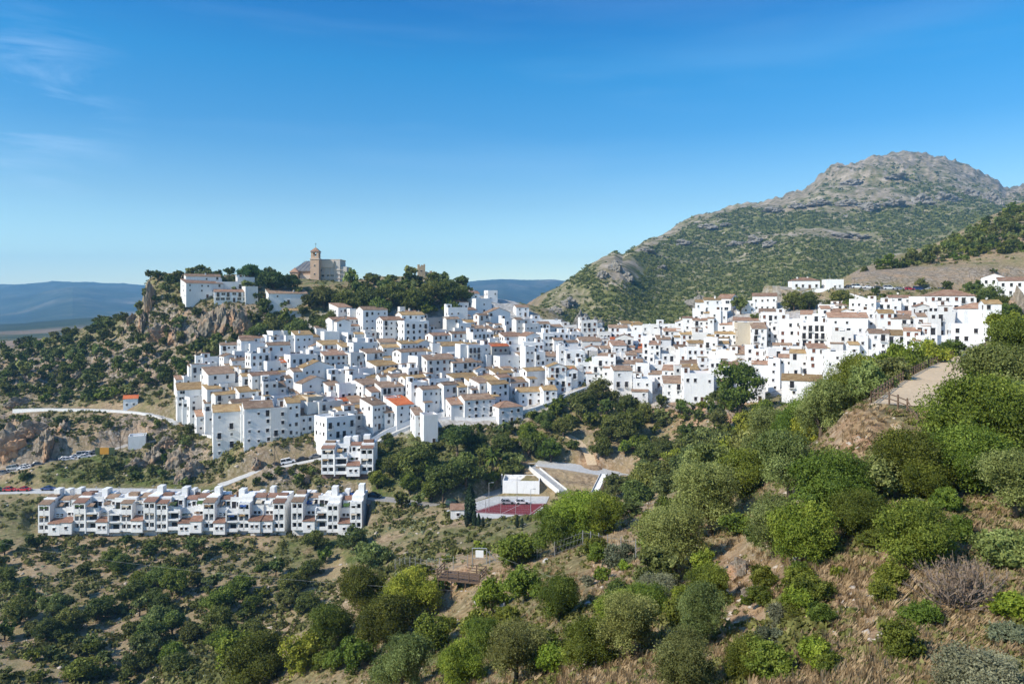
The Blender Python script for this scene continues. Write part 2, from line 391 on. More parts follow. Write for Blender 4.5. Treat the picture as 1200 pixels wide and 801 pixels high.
# ledges for roads and squares, cut before anything is put on the land
ROADS = {
 'lower': dict(pts=[V3(-60, 577, 246), V3(0, 576, 246), V3(70, 575, 245), V3(160, 575, 244), V3(232, 576, 243), V3(265, 566, 246), V3(300, 553, 249), V3(335, 545, 252), V3(378, 536, 256)], w=3.1, mat=M_CONC, lab='narrow pale road climbing from the terraced houses to the small apartment block'),
 'parking': dict(pts=[V3(-60, 566, 262), V3(0, 555, 264), V3(50, 546, 266), V3(90, 538, 269), V3(128, 529, 273), V3(150, 522, 276)], w=4.6, mat=M_ASPH, lab=''),
 'upper': dict(pts=[V3(20, 481, 301), V3(60, 480, 300), V3(120, 481, 298), V3(165, 484, 296), V3(200, 493, 291), V3(222, 507, 284), V3(255, 512, 272)], w=2.2, mat=M_CONC, lab=''),
 'lane': dict(pts=[V3(425, 582, 226), V3(455, 585, 225), V3(500, 591, 221), V3(540, 596, 217), V3(575, 580, 226), V3(600, 570, 232)], w=2.4, mat=M_ASPH, lab=''),
 'ramp': dict(pts=[V3(436, 522, 261), V3(462, 508, 265), V3(490, 497, 269), V3(520, 490, 272), V3(560, 492, 272), V3(600, 486, 274), V3(640, 474, 280), V3(672, 460, 287), V3(695, 452, 290)], w=2.4, mat=M_CONC, lab=''),
 'carpark': dict(pts=[V3(628, 543, 240), V3(660, 546, 238), V3(700, 552, 235), V3(742, 562, 231)], w=5.0, mat=M_CONC, lab=''),
 'hill': dict(pts=[V3(905, 335, 345), V3(950, 338, 340), V3(1000, 338, 336), V3(1050, 340, 334), V3(1100, 341, 334), V3(1160, 339, 338)], w=3.6, mat=M_ASPH, lab=''),
 'footpath': dict(pts=[V3(1068, 476, 65), V3(1090, 451, 86), V3(1115, 432, 112), V3(1146, 416, 142)], w=3.1, mat=M_TRACK, lab=''),
 'gully': dict(pts=[V3(665, 510, 256), V3(678, 518, 252), V3(690, 532, 246), V3(694, 545, 239)], w=1.6, mat=M_TRACK, lab=''),
}
for k, r in ROADS.items(): level_path(r['pts'], r['w'], 2.2 if k != 'footpath' else 3.0)
COURT = [V3(552, 607, 205), V3(585, 586, 214), V3(640, 586, 214), V3(622, 612, 202)]
SQUARE = [V3(520, 606, 206), V3(580, 576, 222), V3(644, 577, 222), V3(640, 590, 214), V3(625, 622, 198), V3(550, 615, 200)]
zc = V3(590, 590, 214)[2]
level_pad([p for p in SQUARE], zc, 4.0)
level_pad([V3(38, 632, 214), V3(424, 628, 214), V3(424, 610, 232), V3(38, 612, 232)], V3(230, 629, 216)[2], 3.0)
level_pad([V3(372, 566, 236), V3(440, 566, 236), V3(440, 556, 246), V3(372, 556, 246)], V3(400, 562, 238)[2], 3.0)
# the dry-stone bank and its stairs sit in a shallow cut
BK = [V3(622, 546, 236), V3(716, 558, 229), V3(708, 592, 210), V3(646, 582, 214)]
A_ = np.array([[p.x, p.y, 1] for p in BK]); cf = np.linalg.lstsq(A_, np.array([p.z for p in BK]), rcond=None)[0]
ib = inside(GX, GY, [(p.x, p.y) for p in BK]); GZ[ib] = np.minimum(GZ[ib], (cf[0] * GX + cf[1] * GY + cf[2])[ib] - 1.0)
# church and castle terrace
CH = V3(385, 331, 418); level_pad([(CH.x - 30, 410), (CH.x + 22, 410), (CH.x + 22, 450), (CH.x - 30, 450)], CH.z, 4)

# ------------------------------------------------------------------ the ground itself
LEV = HOR - GZ / DG * F
def zone(poly, d0, d1, soft=0):
    m = inside(UU, LEV, poly) & (DG > d0) & (DG < d1)
    return m
TOWN = [(203,470),(238,432),(270,408),(312,398),(340,384),(395,362),(450,362),(540,366),(548,342),(600,350),(640,376),(700,384),(760,378),(835,352),(925,352),(1000,352),(1060,352),(1175,352),(1165,395),(1140,410),(1000,450),(950,470),(900,462),(845,472),(770,478),(735,462),(690,444),(655,474),(600,498),(500,500),(440,518),(415,520),(386,518),(376,500),(318,508),(262,516),(235,496)]
town = zone(TOWN, 200, 460)
def soften(m, it=3):
    m = m.astype(float)
    for _ in range(it):
        m[1:-1, 1:-1] = (m[1:-1, 1:-1] * 2 + m[:-2, 1:-1] + m[2:, 1:-1] + m[1:-1, :-2] + m[1:-1, 2:]) / 6
    return m
a_street = soften(town, 2) * 0.9
gy, gx = np.gradient(GZ, axis=1) / (np.gradient(DG, axis=1)), None
slope = np.abs(np.gradient(GZ, axis=1) / np.gradient(DG, axis=1)) + np.abs(np.gradient(GZ, axis=0) / (np.gradient(GX, axis=0)))
a_mount = smooth(480, 620, DG) * smooth(610, 650, UU) * (1 - smooth(3200, 4200, DG))
rightnear = smooth(960, 1020, UU) * (1 - smooth(640, 760, DG))
a_mount = a_mount * (1 - rightnear)
peakz = smooth(0, 1, (250 - LEV + 22 * fbm(GX / 160, GY / 160, 61, 4)) / 12) * smooth(880, 905, UU) 
outc = np.clip(1 - ((UU - 722) / 34) ** 2 - ((LEV - 316) / 26) ** 2, 0, 1) * 1.2 + np.clip(1 - ((UU - 665) / 50) ** 2 - ((LEV - 352) / 30) ** 2, 0, 1) * .75
edge = 0.9 * np.clip(1 - np.abs(LEV - pk[:, None]) / 13, 0, 1) * smooth(730, 750, UU) * smooth(800, 1000, DG)
band = np.clip(1 - np.abs(LEV - (277 + 6 * np.sin(UU / 40))) / 11, 0, 1) * smooth(860, 880, UU) * (1 - smooth(1005, 1040, UU)) * .8
cliffn = fbm(GX / 120, GY / 90, 66, 5, ridge=True)
a_lime = np.clip(.55 * smooth(.25, .6, cliffn) * smooth(700, 900, DG) + peakz * .62 + outc + edge + band * .6 + smooth(.75, 1.6, slope) * .5 - .12, 0, 1)
a_rock = np.clip(CRAG * 1.0 + smooth(.9, 2.2, slope) * .45 * (DG > 60), 0, 1) * (DG < 1000)
cut = (LEV < 333) & (LEV > 312) & (UU > 998) & (DG > 330) & (DG < 420)
a_rock = np.maximum(a_rock, soften(cut, 4) * .8)
g0 = fbm(GX / 26, GY / 26, 71, 4)
a_grass = np.clip(.34 + .8 * g0, 0, 1) * (DG < 900)
for poly, d0, d1, val in [([(75,545),(150,530),(230,545),(240,570),(60,570)],230,300,.95), ([(300,560),(376,545),(376,572),(280,575)],225,262,.8), ([(0,720),(170,700),(400,650),(430,700),(120,801),(0,801)],120,215,.10),
                          ([(955,500),(1020,455),(1100,480),(1000,530)],50,90,.55), ([(640,560),(700,470),(735,545),(690,560)],215,280,.4), ([(860,560),(1200,560),(1200,801),(820,801)],18,60,.12),
                          ([(440,520),(560,500),(560,590),(430,590)],210,262,.8), ([(700,590),(800,575),(830,680),(690,690)],60,125,.16), ([(0,395),(170,330),(300,330),(300,470),(0,470)],280,430,.55), ([(0,580),(42,580),(42,640),(0,640)],210,240,.7)]:
    z_ = soften(zone(poly, d0, d1), 6); a_grass = a_grass * (1 - z_) + val * z_
a_red = np.zeros_like(GZ)
for c, d0, d1 in [((870,680,60,34),25,110), ((705,640,50,66),50,120), ((745,605,60,24),80,125), ((860,690,50,60),25,60), ((905,430,60,45),200,300), ((830,470,70,28),240,300), ((1110,585,60,26),30,70), ((1000,500,50,34),50,80), ((1000,505,60,30),45,80), ((1010,720,60,90),18,50), ((560,690,60,60),60,115), ((800,480,90,30),240,300), ((700,540,30,50),220,260), ((215,382,50,26),320,400), ((985,365,18,18),300,345), ((930,370,14,14),300,345)]:
    px, py, rx, ry = c
    a_red = np.maximum(a_red, np.clip(1.2 - ((UU - px) / rx) ** 2 - ((LEV - py) / ry) ** 2, 0, 1) * ((DG > d0) & (DG < d1)) * .8)
a_red = np.clip(a_red * (.55 + .9 * fbm(GX / 9, GY / 9, 77, 4)), 0, 1)
a_plain = smooth(560, 800, DG) * (1 - a_mount) * (1 - rightnear) * (UU < 1200)
a_far = smooth(1250, 1700, DG + 300 * fbm(GX / 400, GY / 300, 68, 3)) * (1 - a_mount) * (1 - rightnear)
idx = np.arange(NC * NR).reshape(NC, NR)
q = np.stack([idx[:-1, :-1], idx[1:, :-1], idx[1:, 1:], idx[:-1, 1:]], -1)
me = npmesh('terrain', np.stack([GX, GY, GZ], -1), q, [M_GROUND], smooth=True)
for nm, a in (('street', a_street), ('mount', a_mount), ('lime', a_lime), ('rock', a_rock), ('grass', a_grass), ('redsoil', a_red), ('plain', a_plain), ('farhill', a_far)):
    fattr(me, nm, a)
tag(link('terrain', me), kind='structure')

def ribbon(name, pts, w, m, up=0.10, thick=1.2, kerb=0.0, step=2.5):
    """a road as a slab lying on its ledge"""
    P_ = [Vector(p) for p in pts]; dense = []
    n = len(P_)
    s = [0]
    for a, b in zip(P_[:-1], P_[1:]): s.append(s[-1] + (b - a).length)
    q_ = np.linspace(0, s[-1], max(3, int(s[-1] / step)))
    arr = np.array([[*p] for p in P_]); cur = pchip(np.array(s), arr, q_)
    b_ = MB(); L = []
    for i, c in enumerate(cur):
        t = cur[min(i + 1, len(cur) - 1)] - cur[max(i - 1, 0)]; t[2] = 0; t /= np.linalg.norm(t)
        nrm = np.array([-t[1], t[0], 0]); L.append((c + nrm * w + [0, 0, up], c - nrm * w + [0, 0, up]))
    for (a, b), (c, d) in zip(L[:-1], L[1:]):
        dn = np.array([0, 0, -thick])
        b_.face([a, b, d, c], m); b_.face([a + dn, a, c, c + dn], m); b_.face([b, b + dn, d + dn, d], m)
    return tag(b_.build(name), kind='structure'), cur
for k, r in ROADS.items():
    r['obj'], r['cur'] = ribbon('footpath' if k in ('footpath', 'gully') else 'road', r['pts'], r['w'], r['mat'], up=.12 if k != 'footpath' else .06, thick=1.4 if k != 'footpath' else .5)
b_ = MB()
sq = [(p.x, p.y, zc + .10) for p in SQUARE]
b_.face(sq, M_CONC)
tag(b_.build('pavement'), kind='structure')
# ------------------------------------------------------------------ house materials
def wall_material(name, base, dirt=.5):
    m = mat(name, base, .85, .2); g = NB(m); p = g.co('Object')
    oi = g.n('ShaderNodeObjectInfo')
    n1 = g.noise(p, .35, 5, .6); n2 = g.noise(p, 2.2, 5, .7)
    mp = g.n('ShaderNodeMapping'); mp.inputs['Scale'].default_value = (1.6, 1.6, .22); g.l(p, mp.inputs[0])
    n3 = g.noise(mp.outputs[0], 1.3, 5, .7)
    c = g.mix(g.ramp(n1, [(.40, 0.0), (.75, .35 * dirt)]), base, tuple(.78 * x for x in base))
    c = g.mix(g.ramp(n3, [(.50, 0.0), (.78, .55 * dirt)]), c, (base[0] * .62, base[1] * .60, base[2] * .56))
    c = g.mix(g.ramp(n2, [(.55, 0.0), (.8, .25 * dirt)]), c, (base[0] * .70, base[1] * .66, base[2] * .60))
    v = g.math('MULTIPLY_ADD', oi.outputs['Random'], .12, .90)
    vm = g.n('ShaderNodeVectorMath', operation='SCALE'); g.l(c, vm.inputs[0]); g.l(v, vm.inputs['Scale'])
    g.l(vm.outputs[0], g.b.inputs['Base Color']); g.bump(n2, .25, .05)
    return m
W_WHITE = wall_material('limewashed_wall', (.80, .79, .765), .9)
W_OFF = wall_material('aged_limewash', (.68, .665, .63), 1.0)
W_GREY = wall_material('bare_render', (.42, .40, .37), 1.3)
W_BEIGE = wall_material('beige_render', (.58, .50, .38), 1.0)
W_STONE = wall_material('rough_stone_wall', (.36, .29, .21), 1.5)
W_BRICKR = wall_material('brown_base_wall', (.26, .17, .14), .8)
def tile_material(name, a, b, c_):
    m = mat(name, a, .9, .1); g = NB(m); p = g.co('Object'); oi = g.n('ShaderNodeObjectInfo')
    n1 = g.noise(p, .55, 6, .7); n2 = g.noise(p, 3.5, 4, .7)
    w_ = g.n('ShaderNodeTexWave'); w_.wave_type = 'BANDS'; w_.bands_direction = 'X'; w_.inputs['Scale'].default_value = 1.35
    w_.inputs['Distortion'].default_value = .6; g.l(p, w_.inputs['Vector'])
    c = g.ramp(n1, [(.32, c_), (.5, a), (.68, b)])
    c = g.mix(g.ramp(n2, [(.35, .5), (.65, 0.0)]), c, tuple(.55 * x for x in a))
    c = g.mix(g.ramp(w_.outputs['Fac'], [(0, .45), (.5, 0.0)]), c, tuple(.5 * x for x in c_))
    vm = g.n('ShaderNodeVectorMath', operation='SCALE'); g.l(c, vm.inputs[0])
    g.l(g.math('MULTIPLY_ADD', oi.outputs['Random'], .5, .75), vm.inputs['Scale'])
    g.l(vm.outputs[0], g.b.inputs['Base Color']); g.bump(w_.outputs['Fac'], .5, .06); return m
T_BROWN = tile_material('weathered_brown_tiles', (.30, .20, .13), (.42, .31, .22), (.17, .11, .075))
T_OCHRE = tile_material('ochre_lichen_tiles', (.40, .265, .12), (.50, .37, .20), (.24, .15, .08))
T_TERRA = tile_material('terracotta_tiles', (.38, .23, .15), (.49, .35, .25), (.22, .12, .075))
T_ORANGE = tile_material('new_orange_tiles', (.62, .17, .06), (.70, .25, .10), (.46, .11, .05))
T_TERRACE = tile_material('clay_terrace_floor', (.36, .22, .16), (.42, .30, .24), (.26, .16, .12))
G_DARK = mat('dark_window_glass', (.018, .022, .028), .15, .5)
G_FRAME = mat('brown_window_frame', (.10, .055, .03), .6)
G_WFRAME = mat('white_window_frame', (.7, .7, .68), .6)
G_IRON = mat('black_iron', (.02, .02, .022), .5)
G_BLUE = mat('blue_awning', (.03, .08, .25), .7)
G_RED = mat('red_awning', (.55, .03, .02), .7)
G_SHUT = mat('wooden_shutter', (.16, .06, .035), .7)
G_DOOR = mat('dark_wooden_door', (.09, .05, .03), .6)
G_STEEL = mat('galvanised_steel', (.45, .46, .47), .4, .5, .6)

# ------------------------------------------------------------------ openings (shared meshes)
def window_mesh(name, w, h, style):
    b = MB(); fr = G_WFRAME if style in ('plain', 'white') else G_FRAME
    gm = G_SHUT if style == 'shutter' else G_DARK
    t = .07
    b.face([(-w/2, -.025, 0), (w/2, -.025, 0), (w/2, -.025, h), (-w/2, -.025, h)], gm)
    if style != 'plain':
        for x0, x1, z0, z1 in ((-w/2 - t, -w/2, -t, h + t), (w/2, w/2 + t, -t, h + t), (-w/2, w/2, h, h + t), (-w/2, w/2, -t, 0)):
            b.box(x0, x1, -.07, .02, z0, z1, fr)
    b.box(-.025, .025, -.045, -.02, 0, h, fr)
    b.box(-w/2 - .14, w/2 + .14, -.20, .02, -.16, -.08, W_WHITE)       # sill
    b.box(-w/2 - .16, w/2 + .16, -.24, .02, h + .10, h + .18, W_WHITE)  # little eyebrow over the opening
    if style == 'grille':
        for k in range(5):
            x = -w/2 + w * (k + .5) / 5
            b.bar((x, -.17, -.1), (x, -.17, h + .1), .018, G_IRON, 4)
        for z in (.1, h * .5, h - .1): b.bar((-w/2 - .1, -.17, z), (w/2 + .1, -.17, z), .018, G_IRON, 4)
    return b.mesh(name)
WIN = {k: window_mesh('window', *a) for k, a in {
    'small': (.6, .7, 'dark'), 'norm': (.8, 1.15, 'dark'), 'plain': (.7, .95, 'plain'), 'grille': (.85, 1.25, 'grille'),
    'shut': (.85, 1.2, 'shutter'), 'wide': (1.7, 1.2, 'white'), 'strip': (4.6, 1.0, 'dark')}.items()}
def door_mesh(w=1.1, h=2.1):
    b = MB(); b.face([(-w/2, -.03, 0), (w/2, -.03, 0), (w/2, -.03, h), (-w/2, -.03, h)], G_DOOR)
    for x0, x1, z0, z1 in ((-w/2 - .1, -w/2, 0, h + .1), (w/2, w/2 + .1, 0, h + .1), (-w/2, w/2, h, h + .1)): b.box(x0, x1, -.09, .02, z0, z1, W_OFF)
    b.box(-.45*w, .45*w, -.05, -.03, .25, .95, G_DOOR); b.box(-w/2 - .2, w/2 + .2, -.45, .02, -.2, -.02, W_OFF)
    return b.mesh('door')
DOOR = door_mesh()
def balcony_mesh():
    b = MB(); w, h = 1.05, 2.1
    b.box(-.95, .95, -.75, .02, -.14, 0, W_WHITE)
    for k in range(11):
        x = -.9 + 1.8 * k / 10
        b.bar((x, -.70, 0), (x, -.70, .95), .014, G_IRON, 4)
    for y in (-.5, -.25):
        for x in (-.9, .9): b.bar((x, y, 0), (x, y, .95), .014, G_IRON, 4)
    b.bar((-.9, -.7, .95), (.9, -.7, .95), .025, G_IRON, 4)
    for x in (-.9, .9): b.bar((x, -.7, .95), (x, 0, .95), .025, G_IRON, 4)
    return b.mesh('balcony')
BALC = balcony_mesh()
def french_mesh():
    b = MB(); w, h = 1.05, 2.1
    b.face([(-w/2, -.025, 0), (w/2, -.025, 0), (w/2, -.025, h), (-w/2, -.025, h)], G_DARK)
    for x0, x1, z0, z1 in ((-w/2 - .08, -w/2, 0, h + .08), (w/2, w/2 + .08, 0, h + .08), (-w/2, w/2, h, h + .08)): b.box(x0, x1, -.07, .02, z0, z1, G_FRAME)
    b.box(-.03, .03, -.05, -.02, 0, h, G_FRAME); b.box(-w/2 - .16, w/2 + .16, -.24, .02, h + .12, h + .2, W_WHITE)
    return b.mesh('glazed_door')
FRENCH = french_mesh()
def chimney_mesh():
    b = MB(); b.box(-.3, .3, -.3, .3, -1.2, 1.0, W_WHITE); b.box(-.38, .38, -.38, .38, 1.0, 1.1, W_WHITE)
    b.box(-.25, .25, -.25, .25, 1.1, 1.3, W_OFF); b.box(-.36, .36, -.36, .36, 1.3, 1.38, T_TERRA); return b.mesh('chimney')
CHIM = chimney_mesh()
def antenna_mesh():
    b = MB(); b.bar((0, 0, 0), (0, 0, 2.6), .03, G_STEEL, 4)
    b.bar((-.5, 0, 2.4), (.5, 0, 2.4), .02, G_STEEL, 4)
    for x in (-.4, -.2, 0, .2, .4): b.bar((x, -.3, 2.4), (x, .3, 2.4), .014, G_STEEL, 3)
    return b.mesh('aerial')
AERIAL = antenna_mesh()

def dish_mesh():
    b = MB(); b.bar((0, 0, -.3), (0, 0, .9), .03, G_STEEL, 4); n = 10; c = Vector((0, -.12, .95)); ring = []
    for k in range(n): a = 2 * math.pi * k / n; ring.append((.42 * math.cos(a), -.25 - .12 * math.sin(a), .98 + .40 * math.sin(a)))
    for k in range(n): b.face([c, ring[k], ring[(k + 1) % n]], G_WFRAME)
    b.bar(c, (0, -.7, .85), .015, G_STEEL, 3); return b.mesh('satellite_dish')
def tank_mesh():
    b = MB(); b.bar((-.6, 0, .75), (.6, 0, .75), .38, G_STEEL, 10)
    for x in (-.45, .45): b.box(x - .05, x + .05, -.35, .35, -.4, .5, G_IRON)
    b.poly([(-.8, -1.6, .05), (.8, -1.6, .05), (.8, -.4, .75), (-.8, -.4, .75), (-.8, -1.6, -.03), (.8, -1.6, -.03), (.8, -.4, .67), (-.8, -.4, .67)], [(0, 1, 2, 3), (4, 7, 6, 5), (0, 4, 5, 1), (1, 5, 6, 2), (3, 2, 6, 7), (0, 3, 7, 4)], G_DARK)
    return b.mesh('solar_heater')
DISH = dish_mesh(); TANK = tank_mesh()
def roof_mesh(kind, w, d, z, m, under):
    """tiled roof over a w x d block whose front is at y=0 and back at y=d"""
    b = MB(); o = .2; rise = d * .5 * .32
    def slab(pts):
        dn = [Vector(p) - Vector((0, 0, .16)) for p in pts]
        b.face(pts, m); b.face(dn[::-1], under)
        n = len(pts)
        for i in range(n): b.face([dn[i], dn[(i + 1) % n], pts[(i + 1) % n], pts[i]], m)
    x0, x1, y0, y1 = -w/2 - o, w/2 + o, -o, d + o
    if kind == 'gable':
        zr = z + rise + .16; ze = z + .16 - o * .32
        slab([(x0, y0, ze), (x1, y0, ze), (x1, d/2, zr), (x0, d/2, zr)]); slab([(x1, y1, ze), (x0, y1, ze), (x0, d/2, zr), (x1, d/2, zr)])
        for s in (-1, 1):
            x = s * w/2
            p = [(x, 0.02, z - .02), (x, d - .02, z - .02), (x, d/2, z + rise - .03)]
            q = [(x - s*.3, a[1], a[2]) for a in p]
            b.face(p if s > 0 else p[::-1], under); b.face(q[::-1] if s > 0 else q, under)
        nr = max(2, int(w / .8))
        for k in range(nr): b.bar((x0 + (x1 - x0) * k / nr, d/2, zr + .02), (x0 + (x1 - x0) * (k + .96) / nr, d/2, zr + .05), .12, m, 5)
    elif kind == 'cross':   # ridge running front to back
        rr = w * .5 * .36; zr = z + rr + .16; ze = z + .16 - o * .36
        slab([(x0, y1, ze), (x0, y0, ze), (0, y0, zr), (0, y1, zr)]); slab([(x1, y0, ze), (x1, y1, ze), (0, y1, zr), (0, y0, zr)])
        for y, s in ((0, -1), (d, 1)):
            p = [(-w/2 + .02, y, z - .02), (w/2 - .02, y, z - .02), (0, y, z + rr - .03)]
            b.face(p if s < 0 else p[::-1], under)
        b.bar((0, y0, zr + .03), (0, y1, zr + .03), .12, m, 5)
    elif kind == 'shed':
        zb = z + d * .24 + .16; ze = z + .16 - o * .24
        slab([(x0, y0, ze), (x1, y0, ze), (x1, y1, zb + o * .24), (x0, y1, zb + o * .24)])
        for s in (-1, 1):
            x = s * w/2; p = [(x, 0.02, z - .02), (x, d, z - .02), (x, d, z + d * .24 - .02)]
            b.face(p if s > 0 else p[::-1], under)
    elif kind == 'hip':
        k = min(w, d) / 2; zr = z + k * .38 + .16; ze = z + .16 - o * .38
        if w >= d: r0, r1 = (x0 + (y1 - y0)/2, d/2, zr), (x1 - (y1 - y0)/2, d/2, zr)
        else: r0, r1 = (0, y0 + (x1 - x0)/2, zr), (0, y1 - (x1 - x0)/2, zr)
        A, B, C, D_ = (x0, y0, ze), (x1, y0, ze), (x1, y1, ze), (x0, y1, ze)
        if w >= d: fs = [[A, B, r1, r0], [C, D_, r0, r1], [B, C, r1], [D_, A, r0]]
        else: fs = [[A, B, r0], [C, D_, r1], [B, C, r1, r0], [D_, A, r0, r1]]
        for f in fs: b.face(f, m)
        b.face([(x0, y0, ze - .05), (x0, y1, ze - .05), (x1, y1, ze - .05), (x1, y0, ze - .05)], under)
        for a, c in ((A, r0), (D_, r0 if w >= d else r1), (B, r1 if w >= d else r0), (C, r1), (r0, r1)): b.bar(a, c, .11, m, 5)
    return b.mesh('roof')

def block(b, x0, x1, y0, y1, z0, z1, m, taper=.0):
    b.box(x0, x1, y0, y1, z0, z1, m)

def put_windows(root, x0, x1, y, z0, z1, r, side='front', dens=.85, styles=('norm', 'small', 'plain'), door=False, step=2.7, balc=.12, fl=2.9):
    """rows of openings on a wall face; side: front (y), left (x0), or right"""
    L = x1 - x0; n = max(1, int(round(L / step))); nf = max(1, int(round((z1 - z0) / fl)))
    st = [r.choice(styles) for _ in range(max(1, n))]
    for f in range(nf):
        for c in range(n):
            if r.random() > dens: continue
            u = x0 + L * (c + .5 + r.uniform(-.10, .10)) / n
            z = z0 + (z1 - z0) * f / nf
            dr = door and f == 0 and c == n // 2
            if dr: me, zz, nm = DOOR, z + .05, 'door'
            elif L > 2.6 and r.random() < balc and f > 0: me, zz, nm = FRENCH, z + .15, 'glazed_door'
            else: me, zz, nm = WIN[st[c] if r.random() < .7 else r.choice(styles)], z + 1.05 + r.uniform(-.15, .15), 'window'
            if zz + 1.4 > z1 and me is not FRENCH and me is not DOOR: zz = z1 - 1.6
            if zz < z0: continue
            for mm, nn in ((me, nm),) + (((BALC, 'balcony'),) if me is FRENCH and r.random() < .8 else ()):
                if side == 'front': link(nn, mm, root, (u, y - .002, zz), 0)
                elif side == 'left': link(nn, mm, root, (y - .002, u, zz), R(-90))
                else: link(nn, mm, root, (y + .002, u, zz), R(90))

HOUSES = []     # (root, seen column, seen base level, row, features)
def house(x, y, z, rz, w, d, h, roof='gable', tile=None, wm=None, r=None, name='house', extras=True, dens=.85, styles=('norm', 'small', 'plain'),
          step=2.7, balc=.12, side_dens=.55, deep=4.0, annex=None, chim=None, door=True):
    """one house; x,y,z = middle of its front edge at ground level"""
    r = r or rnd; wm = wm or W_WHITE; tile = tile or T_BROWN
    root = empty(name, (x, y, z), rz)
    b = MB()
    flat = roof == 'flat'
    b.box(-w/2, w/2, 0, d, -deep, h, wm)
    if flat:
        t = .22; ph = r.uniform(.7, 1.1)
        b.face([(-w/2 + t, t, h + .006), (w/2 - t, t, h + .006), (w/2 - t, d - t, h + .006), (-w/2 + t, d - t, h + .006)], T_TERRACE if r.random() < .45 else W_OFF)
        b.box(-w/2, w/2, 0, t, h + .002, h + ph, wm); b.box(-w/2, w/2, d - t, d, h + .002, h + ph, wm)
        b.box(-w/2, -w/2 + t, t + .002, d - t - .002, h + .002, h + ph - .01, wm); b.box(w/2 - t, w/2, t + .002, d - t - .002, h + .002, h + ph - .01, wm)
    b.build('wall', root)
    rf = None
    if not flat:
        rf = link('roof', roof_mesh(roof, w, d, h, tile, wm), root)
    if extras and flat and r.random() < .65:       # stair room on the terrace
        rw, rd, rh = r.uniform(2.2, min(w * .6, 4.2)), r.uniform(2.2, min(d*.6, 3.6)), r.uniform(2.2, 2.7)
        sx = r.choice([-1, 1]); cx = sx * (w/2 - rw/2 - .02)
        rr = MB(); rr.box(cx - rw/2, cx + rw/2, d - rd - .03, d - .03, h + .01, h + rh, wm)
        if r.random() < .5: rr.box(cx - rw/2 - .1, cx + rw/2 + .1, d - rd - .15, d, h + rh, h + rh + .14, tile)
        o = rr.build('roof_room', root)
        link('door', DOOR, root, (cx, d - rd - .035, h + .02), 0)
    for annex_ in ([] if not annex else annex if isinstance(annex, list) else [annex]):   # wings: (x0,x1,y0,y1,h,rooftype)
        ax0, ax1, ay0, ay1, ah, ar = annex_
        ab = MB(); ab.box(ax0, ax1, ay0, ay1, -deep - .5, ah, wm)
        if ar == 'flat':
            ab.box(ax0, ax1, ay0, ay0 + .2, ah + .002, ah + .9, wm)
            ab.box(ax0, ax0 + .2, ay0 + .202, ay1, ah + .002, ah + .9, wm); ab.box(ax1 - .2, ax1, ay0 + .202, ay1, ah + .002, ah + .9, wm)
            ab.face([(ax0 + .2, ay0 + .2, ah + .006), (ax1 - .2, ay0 + .2, ah + .006), (ax1 - .2, ay1, ah + .006), (ax0 + .2, ay1, ah + .006)], T_TERRACE)
        ab.build('wing', root)
        if ar != 'flat':
            link('roof', roof_mesh(ar, ax1 - ax0, ay1 - ay0, ah, tile, wm), root, ((ax0 + ax1) / 2, ay0, 0))
        if ax1 - ax0 > 2 and ah > 2.2: put_windows(root, ax0 + .2, ax1 - .2, ay0, 0.1, ah, r, 'front', dens, styles, False, step, 0)
    if rf is not None and (chim or (chim is None and r.random() < .4)):
        zc_ = h + .35; link('chimney', CHIM, rf, (r.uniform(-.38, .38) * w, d * r.uniform(.3, .7), zc_ + .3))
    if extras and r.random() < .22: link('aerial', AERIAL, root, (r.uniform(-.35, .35) * w, d * .5, h + (.2 if flat else .8)), r.uniform(0, 3))
    if extras and r.random() < .22: link('satellite_dish', DISH, root, (r.uniform(-.4, .4) * w, d * .45, h + (.1 if flat else .75)), r.uniform(-.6, .6))
    if extras and flat and r.random() < .25: link('solar_heater', TANK, root, (r.uniform(-.25, .25) * w, d * .5, h + .4), r.uniform(-.4, .4))
    z0 = 0.0
    put_windows(root, -w/2 + .3, w/2 - .3, 0, z0, h, r, 'front', dens, styles, door and r.random() < .5, step, balc)
    if d > 3: put_windows(root, .5, d - .5, -w/2, z0, h, r, 'left', side_dens, styles, False, 3.0, 0)
    if x < -20 or r.random() < .3: put_windows(root, .5, d - .5, w/2, z0, h, r, 'right', side_dens * .7, styles, False, 3.2, 0)
    return root

def lm(px0, px1, pyb, pyt, th=0, dmin=150, d=8.0, **kw):
    """a house seen between columns px0..px1, base at pyb and eaves at pyt"""
    pc = (px0 + px1) / 2; p = hit(pc, pyb, dmin)
    if pc < 600 and pyb < 530: th = th + 16 * min(1, (600 - pc) / 60)
    w = (px1 - px0) / F * p.y / max(.5, math.cos(R(th)) + 0.0)
    h = (pyb - pyt) / F * p.y
    r = random.Random(int(px0 * 13 + pyb))
    lab = kw.pop('lab', None); grp = kw.pop('grp', 'white houses of the hill village'); cat = kw.pop('cat', 'house'); sink = kw.pop('sink', 0.0)
    o = house(p.x, p.y, p.z - sink, R(th), w, d, h + sink, r=r, **kw)
    tag(o, lab, cat, grp)
    HOUSES.append(dict(o=o, px=pc, pyb=pyb, w=px1 - px0, h=pyb - pyt, lab=lab, x0=px0, x1=px1))
    return o
big = dict(styles=('norm', 'small', 'norm'), dens=.95)
